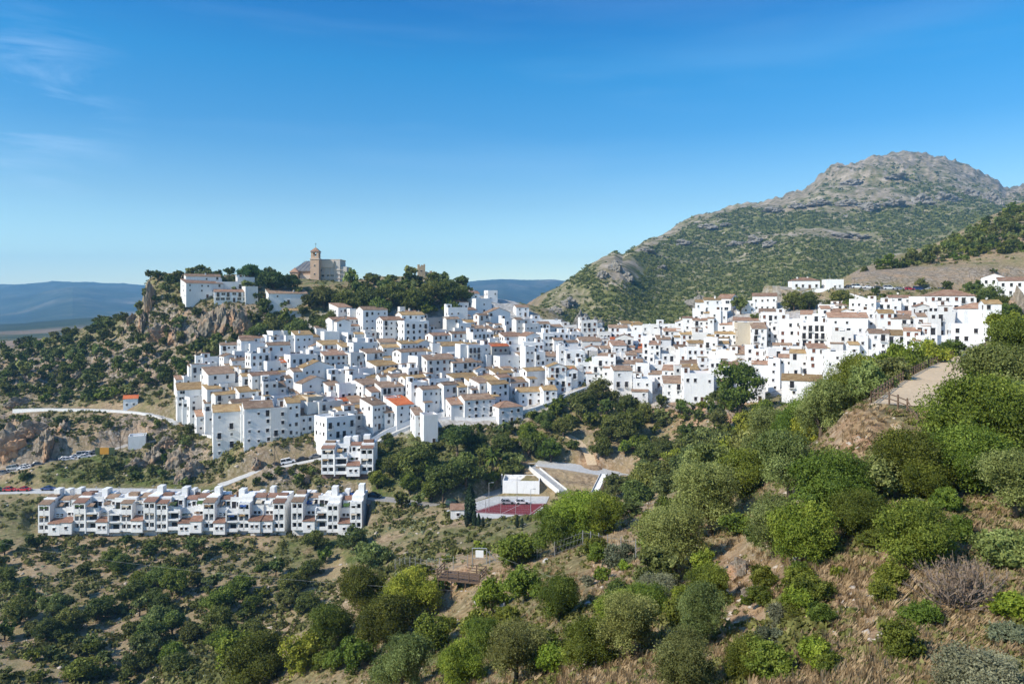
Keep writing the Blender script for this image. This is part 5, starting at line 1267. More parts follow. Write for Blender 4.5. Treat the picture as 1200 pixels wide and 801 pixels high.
# ------------------------------------------------------------------ church on the castle rock
def church():
    p = CH; D = p.y; s = D / F      # metres per photo pixel there
    st = wall_material('pale_brick_masonry', (.52, .37, .26), .8); gr = wall_material('grey_wall_panels', (.50, .47, .43), 1.0)
    lt = wall_material('light_plaster', (.62, .52, .42), 1.0)
    rfm = road_material('grey_sheet_roof', (.17, .165, .16), .8)
    def X(px): return (px - 385) * s
    z0 = H(p.x, p.y) ; Z = lambda py: (HOR - py) * s - z0
    r = empty('church', (p.x, p.y, z0), R(0))
    b = MB(); b.box(X(343), X(371), 2, 16, -3, Z(317), st); b.box(X(351), X(369), 0.5, 2, -3, Z(322), lt); b.build('nave_wall', r)
    b = MB(); x0, x1 = X(341), X(376)   # sloping grey roof rising to the right rear
    A = [(x0 - .4, 1.2, Z(317)), (x1, 1.2, Z(317)), (x1, 15, Z(304)), (X(350), 15, Z(304))]
    b.face(A, rfm); b.face([(a, c, d - .4) for a, c, d in A][::-1], rfm)
    for i in range(4):
        u, v = A[i], A[(i + 1) % 4]; b.face([(u[0], u[1], u[2] - .4), (v[0], v[1], v[2] - .4), v, u], rfm)
    b.box(X(350), X(376), 14.8, 16, Z(330), Z(304.3), st)
    for k in range(7): x = x0 + 2 + (x1 - x0 - 3) * k / 6; b.bar((x, 1.25, Z(317) + .1), (x + 1.6, 14.8, Z(304) + .1), .12, G_STEEL, 4)
    b.build('roof', r)
    b = MB(); b.box(X(341), X(350), -2, 2, -3, Z(319), st); b.build('porch', r)
    pr = MB(); pr.poly([(X(340), -2.5, Z(319)), (X(351), -2.5, Z(319)), (X(345.5), 0, Z(313.5)), (X(340), 2.2, Z(319)), (X(351), 2.2, Z(319))], [(0, 1, 2), (1, 4, 2), (4, 3, 2), (3, 0, 2), (0, 3, 4, 1)], T_TERRA); pr.build('porch_roof', r)
    # big block at the right, in three steps
    b = MB(); b.box(X(373), X(397), 3, 17, -6, Z(304), gr); b.box(X(374), X(390), 2.3, 3, Z(313), Z(305), lt)
    b.box(X(397) + .01, X(404.5), 4, 16, -6, Z(312), gr)
    for py in (316, 321, 326): b.box(X(374), X(404), 2.6, 3.0, Z(py) - .12, Z(py) + .12, lt)
    for px in (379, 385, 391): b.box(X(px) - .2, X(px) + .2, 2.75, 2.98, Z(330), Z(306), lt)
    b.box(X(373) - .2, X(397) + .2, 2.9, 17, Z(304), Z(304) + .35, lt); b.build('side_building', r)
    for px in (377, 383, 388):
        for py in (324, 330): link('window', WIN['wide'], r, (X(px), 2.99, Z(py)), 0)
    # bell tower
    b = MB(); cx, w = X(370), 5.0 * s; y0, y1 = -2.5, -2.5 + 2 * w
    def ring(zb, zt, k, m=st): b.box(cx - w * k, cx + w * k, (y0 + y1)/2 - w * k, (y0 + y1)/2 + w * k, zb, zt, m)
    ring(-6, Z(304), 1.0); ring(Z(304), Z(303), 1.12, lt); ring(Z(303) + .01, Z(300.5), .9)
    cyy = (y0 + y1) / 2; q = w * .9
    for sx in (-1, 1):
        for sy in (-1, 1): b.box(cx + sx * q - (q * .55 if sx > 0 else 0), cx + sx * q + (q * .55 if sx < 0 else 0), cyy + sy * q - (q * .55 if sy > 0 else 0), cyy + sy * q + (q * .55 if sy < 0 else 0), Z(300.5), Z(296), st)
    ring(Z(296), Z(295), .98, lt)
    b.build('bell_tower', r)
    t = MB(); k = w * 1.1; ap = (cx, cyy, Z(289.5)); zb = Z(295)
    c4 = [(cx - k, cyy - k, zb), (cx + k, cyy - k, zb), (cx + k, cyy + k, zb), (cx - k, cyy + k, zb)]
    for i in range(4): t.face([c4[i], c4[(i + 1) % 4], ap], T_TERRA)
    t.face(c4[::-1], st); sp = t.build('spire', r)
    c = MB(); c.bar(ap, (ap[0], ap[1], ap[2] + 2.4), .08, G_IRON, 4); c.bar((ap[0] - .6, ap[1], ap[2] + 1.8), (ap[0] + .6, ap[1], ap[2] + 1.8), .07, G_IRON, 4); c.build('cross', sp)
    bl = MB(); bl.bar((cx, cyy, Z(299.5)), (cx, cyy, Z(297.5)), .9, G_FRAME, 8, .45); bl.build('bell', r)
    for px, py in ((368, 312), (368, 322)): link('window', WIN['small'], r, (cx, y0 - .003, Z(py)), 0)
    tag(r, 'brick church with square bell tower and grey sheet roof on top of castle hill', 'church')
church()
def ruin():
    p = V3(494, 326, 424); s = p.y / F; z0 = H(p.x, p.y); Z = lambda py: (HOR - py) * s - z0
    st = wall_material('old_fortress_stone', (.40, .31, .21), 1.6); rr = random.Random(4)
    r = empty('castle_tower', (p.x, p.y, z0), R(12))
    b = MB(); w = 2.1
    b.box(-w, w, 0, 4, -5, Z(312), st)
    for x0, x1, h in ((-w, -w + 1.1, 1.1), (-w + 1.7, -w + 2.7, .8), (w - 1.0, w, 1.3)): b.box(x0, x1, 0.01, 1.0, Z(312), Z(312) + h, st)
    b.box(-w, -w + 1, 3, 3.99, Z(312), Z(312) + 1.0, st); b.box(w - 1.2, w, 3, 3.99, Z(312), Z(312) + .8, st)
    b.build('tower_wall', r); link('window', WIN['small'], r, (-.3, -.002, Z(318)), 0)
    b = MB(); x = w
    for h in (3.9, 3.5, 4.4, 3.2, 3.8, 3.0, 2.2, 1.4):
        b.box(x + .003, x + 1.35, .6, 2.0, -5, Z(326) + h, st); x += 1.35
    b.box(w + 3, w + 9, -2.5, -1.4, -6, Z(328), st); b.build('curtain_wall', r)
    b = MB(); b.box(-8.5, -w - .2, .5, 5, -4, Z(325), st); b.build('side_room', r); link('roof', roof_mesh('shed', 6, 4.5, Z(325), W_OFF, st), r, (-5.3, .5, 0))
    tag(r, 'square ruined castle tower with broken battlements on the wooded crest', 'castle tower')
ruin()

# ------------------------------------------------------------------ walls and steps
def wall_line(name, pts, h, t, m, lab, cat='wall', grp=None, cap=None, down=1.2, posts=0):
    r = empty(name, tuple(pts[0])); o = Vector(pts[0]); b = MB(); c = MB()
    for a, d in zip(pts[:-1], pts[1:]):
        a = Vector(a) - o; d = Vector(d) - o; u = (d - a); u.z = 0; u.normalize(); n = Vector((-u.y, u.x, 0)) * t / 2; up = Vector((0, 0, h)); dn = Vector((0, 0, -down))
        a = a - u * .03; d = d + u * .03
        vs = [a - n + dn, a + n + dn, d + n + dn, d - n + dn, a - n + up, a + n + up, d + n + up, d - n + up]
        b.poly(vs, [(0, 3, 2, 1), (4, 5, 6, 7), (0, 4, 7, 3), (1, 2, 6, 5), (0, 1, 5, 4), (3, 7, 6, 2)], m)
        if cap:
            n2 = n * 1.3; z1 = up + Vector((0, 0, .004)); z2 = up + Vector((0, 0, .12))
            vs = [a - n2 + z1, a + n2 + z1, d + n2 + z1, d - n2 + z1, a - n2 + z2, a + n2 + z2, d + n2 + z2, d - n2 + z2]
            c.poly(vs, [(0, 3, 2, 1), (4, 5, 6, 7), (0, 4, 7, 3), (1, 2, 6, 5), (0, 1, 5, 4), (3, 7, 6, 2)], cap)
    b.build('wall_body', r)
    if cap: c.build('coping', r)
    tag(r, lab, cat, grp); return r
def side(cur, off, up=.1, step=3):
    out = []; idx_ = list(range(0, len(cur), step));
    if idx_[-1] != len(cur) - 1: idx_.append(len(cur) - 1)
    for i in idx_:
        t = cur[min(i + 1, len(cur) - 1)] - cur[max(i - 1, 0)]; t[2] = 0; t /= np.linalg.norm(t)
        out.append((cur[i][0] + t[1] * off, cur[i][1] - t[0] * off, cur[i][2] + up))
    return out
wall_line('parapet_wall', side(ROADS['ramp']['cur'], 2.5), 1.0, .3, W_WHITE, 'long white parapet along the promenade below the village houses', cap=W_OFF, down=3.2)
wall_line('parapet_wall', side(ROADS['upper']['cur'], 2.3), .8, .3, W_WHITE, 'low white parapet along the upper road left of the village', cap=W_OFF, down=1.5)
wall_line('retaining_wall', side(ROADS['ramp']['cur'][:12], -2.7), 1.9, .3, W_WHITE, 'smooth white wall on the uphill side of the sloping street', down=1)
# the terraced bank with stone retaining walls above the red court
C = [V3(632, 545, 238), V3(706, 556, 232)]
wall_line('retaining_wall', [V3(628, 547, 234), V3(660, 551, 231.5), V3(704, 558, 229)], .3, .4, W_STONE, 'stone wall below the pale car park, above the dry terrace', down=2.0)
b = MB()
bank = [V3(635, 548.5, 233), V3(703, 559, 228.5), V3(690, 580, 217), V3(668, 577, 217)]
NB_, NA_ = 16, 34
def bank_pt(u, v):
    a = bank[0].lerp(bank[3], v); c = bank[1].lerp(bank[2], v); q_ = a.lerp(c, u); t_ = v * 4; st_ = (math.floor(t_) + min(1, (t_ % 1) * 1.0 if (t_ % 1) > .75 else 0)) / 4
    zz = bank[0].lerp(bank[1], u).z * (1 - v) + bank[3].lerp(bank[2], u).z * v
    e_ = .35 * float(fbm(q_.x / 3.0, q_.y / 3.0, 12, 3)); sag = .9 * math.sin(v * math.pi * 4) * .35
    return (q_.x, q_.y, zz + .25 + e_ + sag)
gv = [bank_pt(i / NA_, j / NB_) for j in range(NB_ + 1) for i in range(NA_ + 1)]
b.poly(gv, [(j * (NA_ + 1) + i, (j + 1) * (NA_ + 1) + i, (j + 1) * (NA_ + 1) + i + 1, j * (NA_ + 1) + i + 1) for j in range(NB_) for i in range(NA_)], M_GROUND)
for i in range(4): u, v = bank[i], bank[(i + 1) % 4]; b.face([(u.x, u.y, u.z - 3), (v.x, v.y, v.z - 3), (v.x, v.y, v.z + .1), (u.x, u.y, u.z + .1)], W_STONE)
tag(b.build('earth_bank'), 'sloping dry earth bank between the car park and the stairs', 'bank')
def stairs(name, a, d, w, n, m, lab, grp=None):
    a = Vector(a); d = Vector(d); r = empty(name, tuple(a)); b = MB(); u = d - a; L = math.hypot(u.x, u.y); rz = math.atan2(u.y, u.x)
    for k in range(n):
        z = u.z * (k + 1) / n
        b.box(L * k / n, L * (k + 1) / n + .02, -w/2, w/2, z - 1.4, z, m, rz)
    b.build('steps', r)
    for s in (-1, 1):
        c = MB(); nrm = Vector((-math.sin(rz), math.cos(rz), 0)) * s * (w/2 + .15)
        for k in range(6):
            p0 = u * (k / 6) + nrm; p1 = u * ((k + 1) / 6) + nrm
            c.poly([p0 + Vector((0, 0, -1)), p1 + Vector((0, 0, -1)), p1 + Vector((0, 0, .55)), p0 + Vector((0, 0, .55)), p0 + Vector((0, 0, -1)) + nrm * .12, p1 + Vector((0, 0, -1)) + nrm * .12, p1 + Vector((0, 0, .55)) + nrm * .12, p0 + Vector((0, 0, .55)) + nrm * .12], [(0, 1, 2, 3), (4, 7, 6, 5), (3, 2, 6, 7), (0, 3, 7, 4), (1, 5, 6, 2)], W_OFF)
        c.build('side_wall', r)
    tag(r, lab, 'stairs', grp)
stairs('stairway', V3(660, 577, 218) + Vector((0, 0, .4)), V3(624, 548, 235) + Vector((0, 0, .4)), 2.2, 26, M_CONC, 'long straight stairway climbing left of the earth bank')
stairs('stairway', V3(695, 584, 215) + Vector((0, 0, .6)), V3(708, 558, 229) + Vector((0, 0, .8)), 1.6, 22, W_WHITE, 'narrow white stairway at the right end of the earth bank')
b = MB(); pw = [V3(692, 583, 216), V3(709, 588, 212), V3(704, 598, 206), V3(690, 590, 211)]
b.face([(p.x, p.y, p.z + .8) for p in pw], W_WHITE)
for i in range(4): u, v = pw[i], pw[(i + 1) % 4]; b.face([(u.x, u.y, u.z - 3), (v.x, v.y, v.z - 3), (v.x, v.y, v.z + .8), (u.x, u.y, u.z + .8)], W_WHITE)
tag(b.build('landing'), 'white block-like landing at the foot of the narrow white stairway', 'landing')
wall_line('retaining_wall', [V3(588, 559, 232), V3(600, 548, 239), V3(628, 545, 241)], .9, .4, W_OFF, 'pale wall edging the terrace behind the low changing building', down=2.5)
# red court, its fence and floodlights
b = MB(); zc2 = zc + .12
b.face([(p.x, p.y, zc2) for p in COURT], M_REDC)
WL = mat('white_line_paint', (.6, .55, .55), .7)
def lerp2(u, v): 
    a = Vector(COURT[0]).lerp(Vector(COURT[3]), u); c = Vector(COURT[1]).lerp(Vector(COURT[2]), u); q_ = a.lerp(c, v); return (q_.x, q_.y, zc2 + .012)
for (u0, v0, u1, v1) in ((.04,.05,.96,.05),(.04,.95,.96,.95),(.04,.05,.04,.95),(.96,.05,.96,.95),(.5,.05,.5,.95)):
    a = Vector(lerp2(u0, v0)); c = Vector(lerp2(u1, v1)); n = (c - a).cross(Vector((0, 0, 1))).normalized() * .06; b.face([a - n, c - n, c + n, a + n], WL)
tag(b.build('sports_court'), 'red sports court with faint white lines beside the cypress', 'sports court')
NET = mat('wire_mesh', (.30, .31, .32), .5, .4, .4)
def mesh_fence(pts, h, gap, lab, grp, net=True, wires=5, post_m=None, name='wire_fence'):
    r = empty(name, tuple(pts[0])); o = Vector(pts[0]); L = [Vector(p) for p in pts]; post = MB(); post.bar((0, 0, -.4), (0, 0, h), .05, post_m or G_STEEL, 5); pm = post.mesh('post'); w_ = MB()
    P0 = []
    for a, d in zip(L[:-1], L[1:]):
        n = max(1, int((d - a).length / gap))
        for k in range(n): q_ = a.lerp(d, k / n); P0.append(Vector((q_.x, q_.y, max(q_.z, H(q_.x, q_.y)))))
    P0.append(L[-1])
    for q_ in P0: link('post', pm, r, tuple(q_ - o))
    for a, d in zip(P0[:-1], P0[1:]):
        for k in range(wires): z = h * (k + .6) / wires; w_.bar(a - o + Vector((0, 0, z)), d - o + Vector((0, 0, z)), .012, NET, 3)
        if net:
            m_ = max(2, int((d - a).length / .45))
            for k in range(m_): q_ = a.lerp(d, k / m_) - o; w_.bar(q_, q_ + (d - a) / m_ + Vector((0, 0, h)), .008, NET, 3)
    w_.build('wires', r); tag(r, lab, 'fence', grp); return r
mesh_fence([tuple(Vector((p.x, p.y, zc2))) for p in (COURT[1], COURT[0], COURT[3])], 3.2, 4, 'tall wire fence round the near and left sides of the red court', None)
def lamp_pole(x, y, z, h, lab, arms=1, grp='lamp posts and poles', cat='lamp post'):
    r = empty('street_lamp', (x, y, z)); b = MB(); b.bar((0, 0, -.5), (0, 0, h), .09, G_STEEL, 6, .06); b.build('pole', r)
    c = MB(); c.bar((0, 0, h), (.9, 0, h + .15), .04, G_STEEL, 5); c.build('arm', r); d = MB(); d.box(.7, 1.35, -.13, .13, h + .05, h + .22, G_STEEL); d.build('lamp_head', r); tag(r, lab, cat, grp)
for px, d_, hh, lab in [(573, 206, 8, 'tall floodlight pole at the near left corner of the red court'), (606, 213, 8, 'floodlight pole at the far side of the red court'), (622, 203, 7, 'floodlight pole at the right corner of the red court')]:
    q_ = V3(px, 600, d_); lamp_pole(q_.x, q_.y, zc, hh, lab)
def pole(px, pyb, pyt, dm, lab, name='utility_pole'):
    p = hit(px, pyb, dm); h = (pyb - pyt) / F * p.y; r = empty(name, tuple(p)); b = MB(); b.bar((0, 0, -.6), (0, 0, h), .14, B_BARK if name == 'utility_pole' else W_OFF, 6, .09); b.build('pole_shaft', r)
    c = MB(); c.box(-.7, .7, -.06, .06, h - .5, h - .38, G_IRON); c.build('crossarm', r); tag(r, lab, 'utility pole', 'utility poles'); return Vector((p.x, p.y, p.z + h - .3))
pa = pole(141, 527, 497, 250, 'wooden utility pole beside the billboard on the parking road')
pb = pole(190, 512, 487, 250, 'wooden utility pole above the blank white cabin')
pc_ = pole(910, 384, 352, 200, 'tall pale pole on the terraces above the right arm of the village')
pd_ = pole(860, 382, 360, 200, 'short pale pole below the hill trio of white houses')
pe = pole(1001, 352, 325, 250, 'thin pole beside the white hillside road')
pf = pole(322, 545, 520, 200, 'thin pole on the scrubby bank by the uphill road')
def cable(name, pts, lab, sag=.03, r_=.03):
    b = MB(); o = Vector(pts[0])
    for a, d in zip(pts[:-1], pts[1:]):
        a = Vector(a); d = Vector(d); L = (d - a).length; pr = a - o
        for k in range(1, 13):
            t_ = k / 12; q_ = a.lerp(d, t_) - o; q_.z -= 4 * sag * L * t_ * (1 - t_); b.bar(pr, q_, r_, G_STEEL, 3); pr = q_
    x = b.build(name, None, tuple(o)); tag(x, lab, 'cable', 'overhead cables')
cable('overhead_cable', [V3(-60, 622, 190), V3(560, 693, 88), V3(830, 712, 60)], 'long thin cable sagging across the slope in front of the white terrace', .012, .013)
cable('overhead_cable', [pa, pb, V3(236, 500, 270)], 'cable between the two wooden poles left of the village', .02)
cable('overhead_cable', [V3(560, 640, 92), V3(690, 690, 70), V3(860, 700, 58)], 'thin cable crossing above the orange soil bank', .01, .012)

# ------------------------------------------------------------------ near fences, gate and the wooden lookout
WOODP = mat('weathered_brown_timber', (.13, .085, .06), .85, .15); g_ = NB(WOODP); g_.l(g_.ramp(g_.noise(g_.co(), 6, 5, .7), [(.3, (.07, .045, .03)), (.7, (.21, .145, .10))]), g_.b.inputs['Base Color'])
def wood_fence(pts, h, gap, lab, grp):
    r = empty('wooden_fence', tuple(pts[0])); o = Vector(pts[0]); L = [Vector(p) for p in pts]; P0 = []
    for a, d in zip(L[:-1], L[1:]):
        n = max(1, round((d - a).length / gap))
        P0 += [a.lerp(d, k / n) for k in range(n)]
    P0.append(L[-1]); P0 = [Vector((q_.x, q_.y, H(q_.x, q_.y))) for q_ in P0]
    b = MB(); b.bar((0, 0, -.4), (0, 0, h), .085, WOODP, 7, .08); b.bar((0, 0, h), (0, 0, h + .05), .05, WOODP, 7, .02); pm = b.mesh('post')
    for q_ in P0: link('post', pm, r, tuple(q_ - o))
    for z in (h - .18, h * .48):
        for a, d in zip(P0[:-1], P0[1:]):
            c = MB(); c.bar(a - o + Vector((0, 0, z)), d - o + Vector((0, 0, z)), .05, WOODP, 6); c.build('rail', r)
    tag(r, lab, 'fence', grp)
fc_ = side(ROADS['footpath']['cur'], -3.2, 0, 1); fcur = side(ROADS['footpath']['cur'], -3.2, 0, 3)
wood_fence(fcur, 1.15, 2.6, 'brown post and rail fence along the left edge of the sandy footpath', 'wooden fences')
e0 = Vector(fcur[0]); e1 = V3(1042, 474, 66); e2 = V3(1075, 484, 60)
wood_fence([tuple(e0), tuple(e1), tuple(e2)], 1.15, 2.0, 'short brown fence closing the near end of the sandy footpath', 'wooden fences')
# low concrete kerb at the near end of the path
kb = MB(); k0, k1, k2 = [Vector((q_.x, q_.y, H(q_.x, q_.y))) for q_ in (V3(1022, 468, 66), V3(1052, 486, 59), V3(1075, 491, 57))]
for a, d in ((k0, k1), (k1, k2)):
    n = (d - a).cross(Vector((0, 0, 1))).normalized() * .35; z = Vector((0, 0, .14)); q_ = Vector((0, 0, -.5))
    kb.poly([a - n + q_, a + n + q_, d + n + q_, d - n + q_, a - n + z, a + n + z, d + n + z, d - n + z], [(4, 5, 6, 7), (0, 4, 7, 3), (1, 2, 6, 5), (0, 1, 5, 4), (3, 7, 6, 2)], M_TRACK)
tag(kb.build('kerb'), kind='structure')
def lookout():
    p = hit(541, 690, 60); D = p.y; s = D / F; r = empty('wooden_lookout', (p.x, p.y, p.z), R(-16)); w, d, hz_ = 26 * s, 2.6, 1.6
    deck = MB()
    n = int(2 * w / .16)
    for k in range(n): x = -w + 2 * w * k / n; deck.box(x, x + .14, -d/2, d/2, hz_ - .05, hz_, WOODP)
    for y in (-d/2, 0, d/2 - .1): deck.box(-w, w, y, y + .1, hz_ - .25, hz_ - .052, WOODP)
    deck.build('deck', r)
    lg = MB(); lg.bar((0, 0, -2.5), (0, 0, hz_ - .05), .07, WOODP, 6); lm_ = lg.mesh('leg')
    for x in (-w + .1, -w * .33, w * .33, w - .1):
        for y in (-d/2 + .1, d/2 - .1): link('leg', lm_, r, (x, y, 0))
    ps = MB(); ps.bar((0, 0, 0), (0, 0, 1.15), .08, WOODP, 6); pm = ps.mesh('post')
    per = [(-w, d/2), (-w, -d/2), (w, -d/2), (w, d/2), (w * .1, d/2)]
    for a, c in zip(per[:-1], per[1:]):
        L = math.hypot(c[0] - a[0], c[1] - a[1]); m_ = max(1, round(L / 1.3))
        for k in range(m_): link('post', pm, r, (a[0] + (c[0] - a[0]) * k / m_, a[1] + (c[1] - a[1]) * k / m_, hz_))
        for z in (.35, .7, 1.08):
            b = MB(); b.bar((a[0], a[1], hz_ + z), (c[0], c[1], hz_ + z), .06, WOODP, 5); b.build('rail', r)
    st_ = MB()
    for k in range(6): st_.box(w + k * .32, w + (k + 1) * .32, -.7, .7, hz_ - .18 * (k + 1) - .06, hz_ - .18 * (k + 1), WOODP)
    for y in (-.72, .66): st_.bar((w, y, hz_ - .1), (w + 2.1, y, hz_ - 1.25), .05, WOODP, 5)
    st_.build('steps', r)
    tag(r, 'brown timber viewing platform with railings on the rocky near slope', 'viewing platform')
lookout()
def gate():
    p = hit(562, 664, 60); D = p.y; s = D / F; h = 22 * s; w = 8.5 * s
    r = empty('wire_gate', tuple(p), R(-5)); b = MB()
    for x in (-w, w): b.bar((x, 0, -.4), (x, 0, h), .06, G_STEEL, 6)
    b.bar((-w, 0, h), (w, 0, h), .05, G_STEEL, 6); b.bar((-w, 0, h * .45), (w, 0, h * .45), .035, G_STEEL, 5); b.build('gate_frame', r)
    t = MB(); t.box(-w * .55, w * .55, -.06, -.03, h * .52, h * .90, mat('white_sign_board', (.78, .78, .76), .5)); t.build('sign', r)
    c = MB()
    for k in range(14): x = -w + 2 * w * k / 13; c.bar((x, 0, .05), (min(w, x + .25), 0, h * .45), .01, NET, 3)
    c.bar((w, 0, h * .9), (w + 1.9, .2, -.1), .045, G_STEEL, 5); c.build('mesh_panel', r)
    tag(r, 'metal gate frame carrying a small blank white sign on the near slope', 'gate')
    return p
pg = gate()
def gp(px, py): p = hit(px, py, 50); return (p.x, p.y, p.z)
mesh_fence([gp(463, 668), gp(500, 670), gp(548, 665)], 1.8, 2.4, 'wire fence running left from the gate with the white sign', 'wire fences on the near slope', wires=3)
mesh_fence([gp(574, 662), gp(610, 657), gp(650, 652), gp(683, 640)], 1.9, 2.6, 'wire fence running right from the gate with the white sign', 'wire fences on the near slope', wires=3)
mesh_fence([gp(683, 641), gp(712, 648), gp(745, 655), gp(770, 650)], 2.0, 2.4, 'wire fence enclosing the bare clearing on the near slope', 'wire fences on the near slope', wires=3)
mesh_fence([gp(735, 600), gp(760, 598), gp(790, 594)], 1.2, 3.0, 'low sagging wire fence behind the bare clearing', 'wire fences on the near slope', net=False, wires=2, post_m=WOODP)
# billboard
p = hit(123, 534, 240); r = empty('billboard', tuple(p), R(3)); b = MB(); GB = mat('dark_green_panel', (.05, .07, .03), .6); OB = mat('orange_panel', (.45, .22, .03), .6)
w, h = 3.4, 3.0; b.box(-w, -w * .52, -.05, .05, .6, h, GB); b.box(-w * .52, w * .4, -.05, .05, .6, h, OB); b.box(w * .4, w, -.05, .05, .6, h, GB); b.build('panel', r)
for x in (-w + .3, w - .3): q_ = MB(); q_.bar((x, .12, -.4), (x, .12, h), .07, G_STEEL, 6); q_.build('leg', r)
tag(r, 'wide green and orange roadside board at the end of the parked cars', 'billboard')

# ------------------------------------------------------------------ cars
GLS = mat('car_glass', (.02, .025, .03), .1, .5); TYR = mat('black_tyre', (.02, .02, .02), .9); RIM = mat('alloy_rim', (.5, .5, .52), .35, .5, .8)
LAMPW = mat('clear_headlight', (.7, .7, .7), .2, .5); LAMPR = mat('red_tail_light', (.4, .01, .01), .3, .5)
def car_parts(paint, kind):
    L, W, hb, hr = {'hatch': (4.0, 1.75, .82, 1.48), 'saloon': (4.5, 1.8, .82, 1.44), 'van': (4.8, 1.9, 1.0, 1.95)}[kind]
    hl, hw = L/2, W/2
    prof = {'hatch': [(-hl, .35), (-hl, .80), (-hl + .15, .92), (hl - 1.15, .90), (hl - .25, .74), (hl, .60), (hl, .32)],
            'saloon': [(-hl, .38), (-hl, .82), (-hl + .1, .92), (hl - 1.3, .90), (hl - .2, .72), (hl, .58), (hl, .32)],
            'van': [(-hl, .38), (-hl, 1.05), (-hl + .05, 1.10), (hl - .95, 1.05), (hl - .15, .85), (hl, .65), (hl, .34)]}[kind]
    cab = {'hatch': [(-hl + .12, .92), (-hl + .42, 1.42), (-hl + .7, hr), (hl - 1.95, hr), (hl - 1.15, .90)],
           'saloon': [(-hl + .75, .92), (-hl + 1.35, 1.38), (-hl + 1.6, hr), (hl - 2.05, hr), (hl - 1.25, .90)],
           'van': [(-hl + .06, 1.09), (-hl + .14, hr - .08), (-hl + .3, hr), (hl - 1.7, hr), (hl - .95, 1.05)]}[kind]
    b = MB()
    n = len(prof); vs = []; tuck = [.0, .03, .07, .05, .07, .12, .10]
    for sgn in (-1, 1): vs += [(x, sgn * (hw - tuck[i]), z) for i, (x, z) in enumerate(prof)]
    b.poly(vs, [tuple(range(n)), tuple(range(2 * n - 1, n - 1, -1))] + [(i, (i + 1) % n, n + (i + 1) % n, n + i) for i in range(n)], paint)
    for sgn in (-1, 1):
        for x in (-hl + .75, hl - .8):      # arches
            b.bar((x, sgn * (hw - .02), .34), (x, sgn * (hw + .012), .34), .40, TYR, 12)
    body = b.mesh('body')
    c = MB(); vs = []; n = len(cab)
    for sgn in (-1, 1): vs += [(x, sgn * (hw - .10 - .16 * (z - cab[0][1]) / (hr - cab[0][1])), z) for x, z in cab]
    c.poly(vs, [tuple(range(n)), tuple(range(2 * n - 1, n - 1, -1))] + [(i, (i + 1) % n, n + (i + 1) % n, n + i) for i in range(n)], GLS)
    rf = MB(); z = hr + .012; xs = (cab[2][0] - .02, cab[3][0] + .05); yy = hw - .25
    rf.box(xs[0], xs[1], -yy, yy, hr - .03, z + .02, paint)
    for sgn in (-1, 1):
        for (a, d) in ((cab[0], cab[1]), (cab[1], cab[2]), (cab[3], cab[4])):
            rf.bar((a[0], sgn * (hw - .09 - .16 * (a[1] - cab[0][1]) / (hr - cab[0][1])), a[1]), (d[0], sgn * (hw - .09 - .16 * (d[1] - cab[0][1]) / (hr - cab[0][1])), d[1]), .045, paint, 4)
        xm = (cab[0][0] + cab[-1][0]) / 2 - .1
        rf.bar((xm, sgn * (hw - .09), cab[0][1]), (xm - .08, sgn * (hw - .25), hr), .05, paint, 4)
    wh = MB(); wh.bar((0, -.1, 0), (0, .1, 0), .32, TYR, 14); wr = MB(); wr.bar((0, -.105, 0), (0, .105, 0), .19, RIM, 10)
    hd = MB(); hd.box(hl - .16, hl + .005, -.2, .2, .56, .69, LAMPW); tl = MB(); tl.box(-hl - .01, -hl + .05, -.12, .12, .62, .84, LAMPR)
    return dict(body=body, glass=c.mesh('window_glass'), roof=rf.mesh('roof'), wheel=wh.mesh('wheel'), rim=wr.mesh('rim'), head=hd.mesh('headlight'), tail=tl.mesh('tail_light'), L=L, W=W)
PAINT = {'white': (.75, .75, .75), 'silver': (.42, .43, .45), 'grey': (.16, .17, .18), 'black': (.02, .02, .023), 'red': (.42, .015, .02), 'blue': (.03, .06, .18), 'dark green': (.02, .06, .04)}
PM = {k: mat('paint_' + k.replace(' ', '_'), v, .28, .6, .15 if k in ('silver', 'grey') else 0) for k, v in PAINT.items()}
CP = {}
def car(x, y, z, rz, col, kind, lab, grp, pitch=0):
    key = (col, kind)
    if key not in CP: CP[key] = car_parts(PM[col], kind)
    c = CP[key]; r = empty('parked_car', (x, y, z), rz); r.rotation_euler = (0, -pitch, rz)
    link('body', c['body'], r); link('window_glass', c['glass'], r); link('roof', c['roof'], r)
    hl, hw = c['L']/2, c['W']/2
    for sx in (-hl + .75, hl - .8):
        for sy in (-1, 1): wq = link('wheel', c['wheel'], r, (sx, sy * (hw - .1), .32)); link('rim', c['rim'], wq)
    for sy in (-1, 1): link('headlight', c['head'], r, (0, sy * (hw - .38), 0)); link('tail_light', c['tail'], r, (0, sy * (hw - .3), 0))
    tag(r, lab, 'car' if kind != 'van' else 'van', grp)
def on_cur(cur, px):
    s_ = [seen(c)[0] for c in cur]; i = int(np.argmin([abs(a - px) for a in s_])); a, d = cur[max(i - 1, 0)], cur[min(i + 1, len(cur) - 1)]
    t = (px - seen(a)[0]) / (seen(d)[0] - seen(a)[0] + 1e-9); q_ = a + (d - a) * t; return q_, math.atan2(d[1] - a[1], d[0] - a[0]), math.atan2(d[2] - a[2], math.hypot(d[0] - a[0], d[1] - a[1]))
def on_road_car(road, px, off, col, kind, lab, grp, turn=0, flip=False):
    q_, rz, pt_ = on_cur(ROADS[road]['cur'], px); n = (-math.sin(rz), math.cos(rz))
    car(q_[0] + n[0] * off, q_[1] + n[1] * off, q_[2] + .14, rz + turn + (math.pi if flip else 0), col, kind, lab, grp, pt_ * (-1 if flip else 1) if not turn else 0)
G1 = 'cars parked along the parking road'
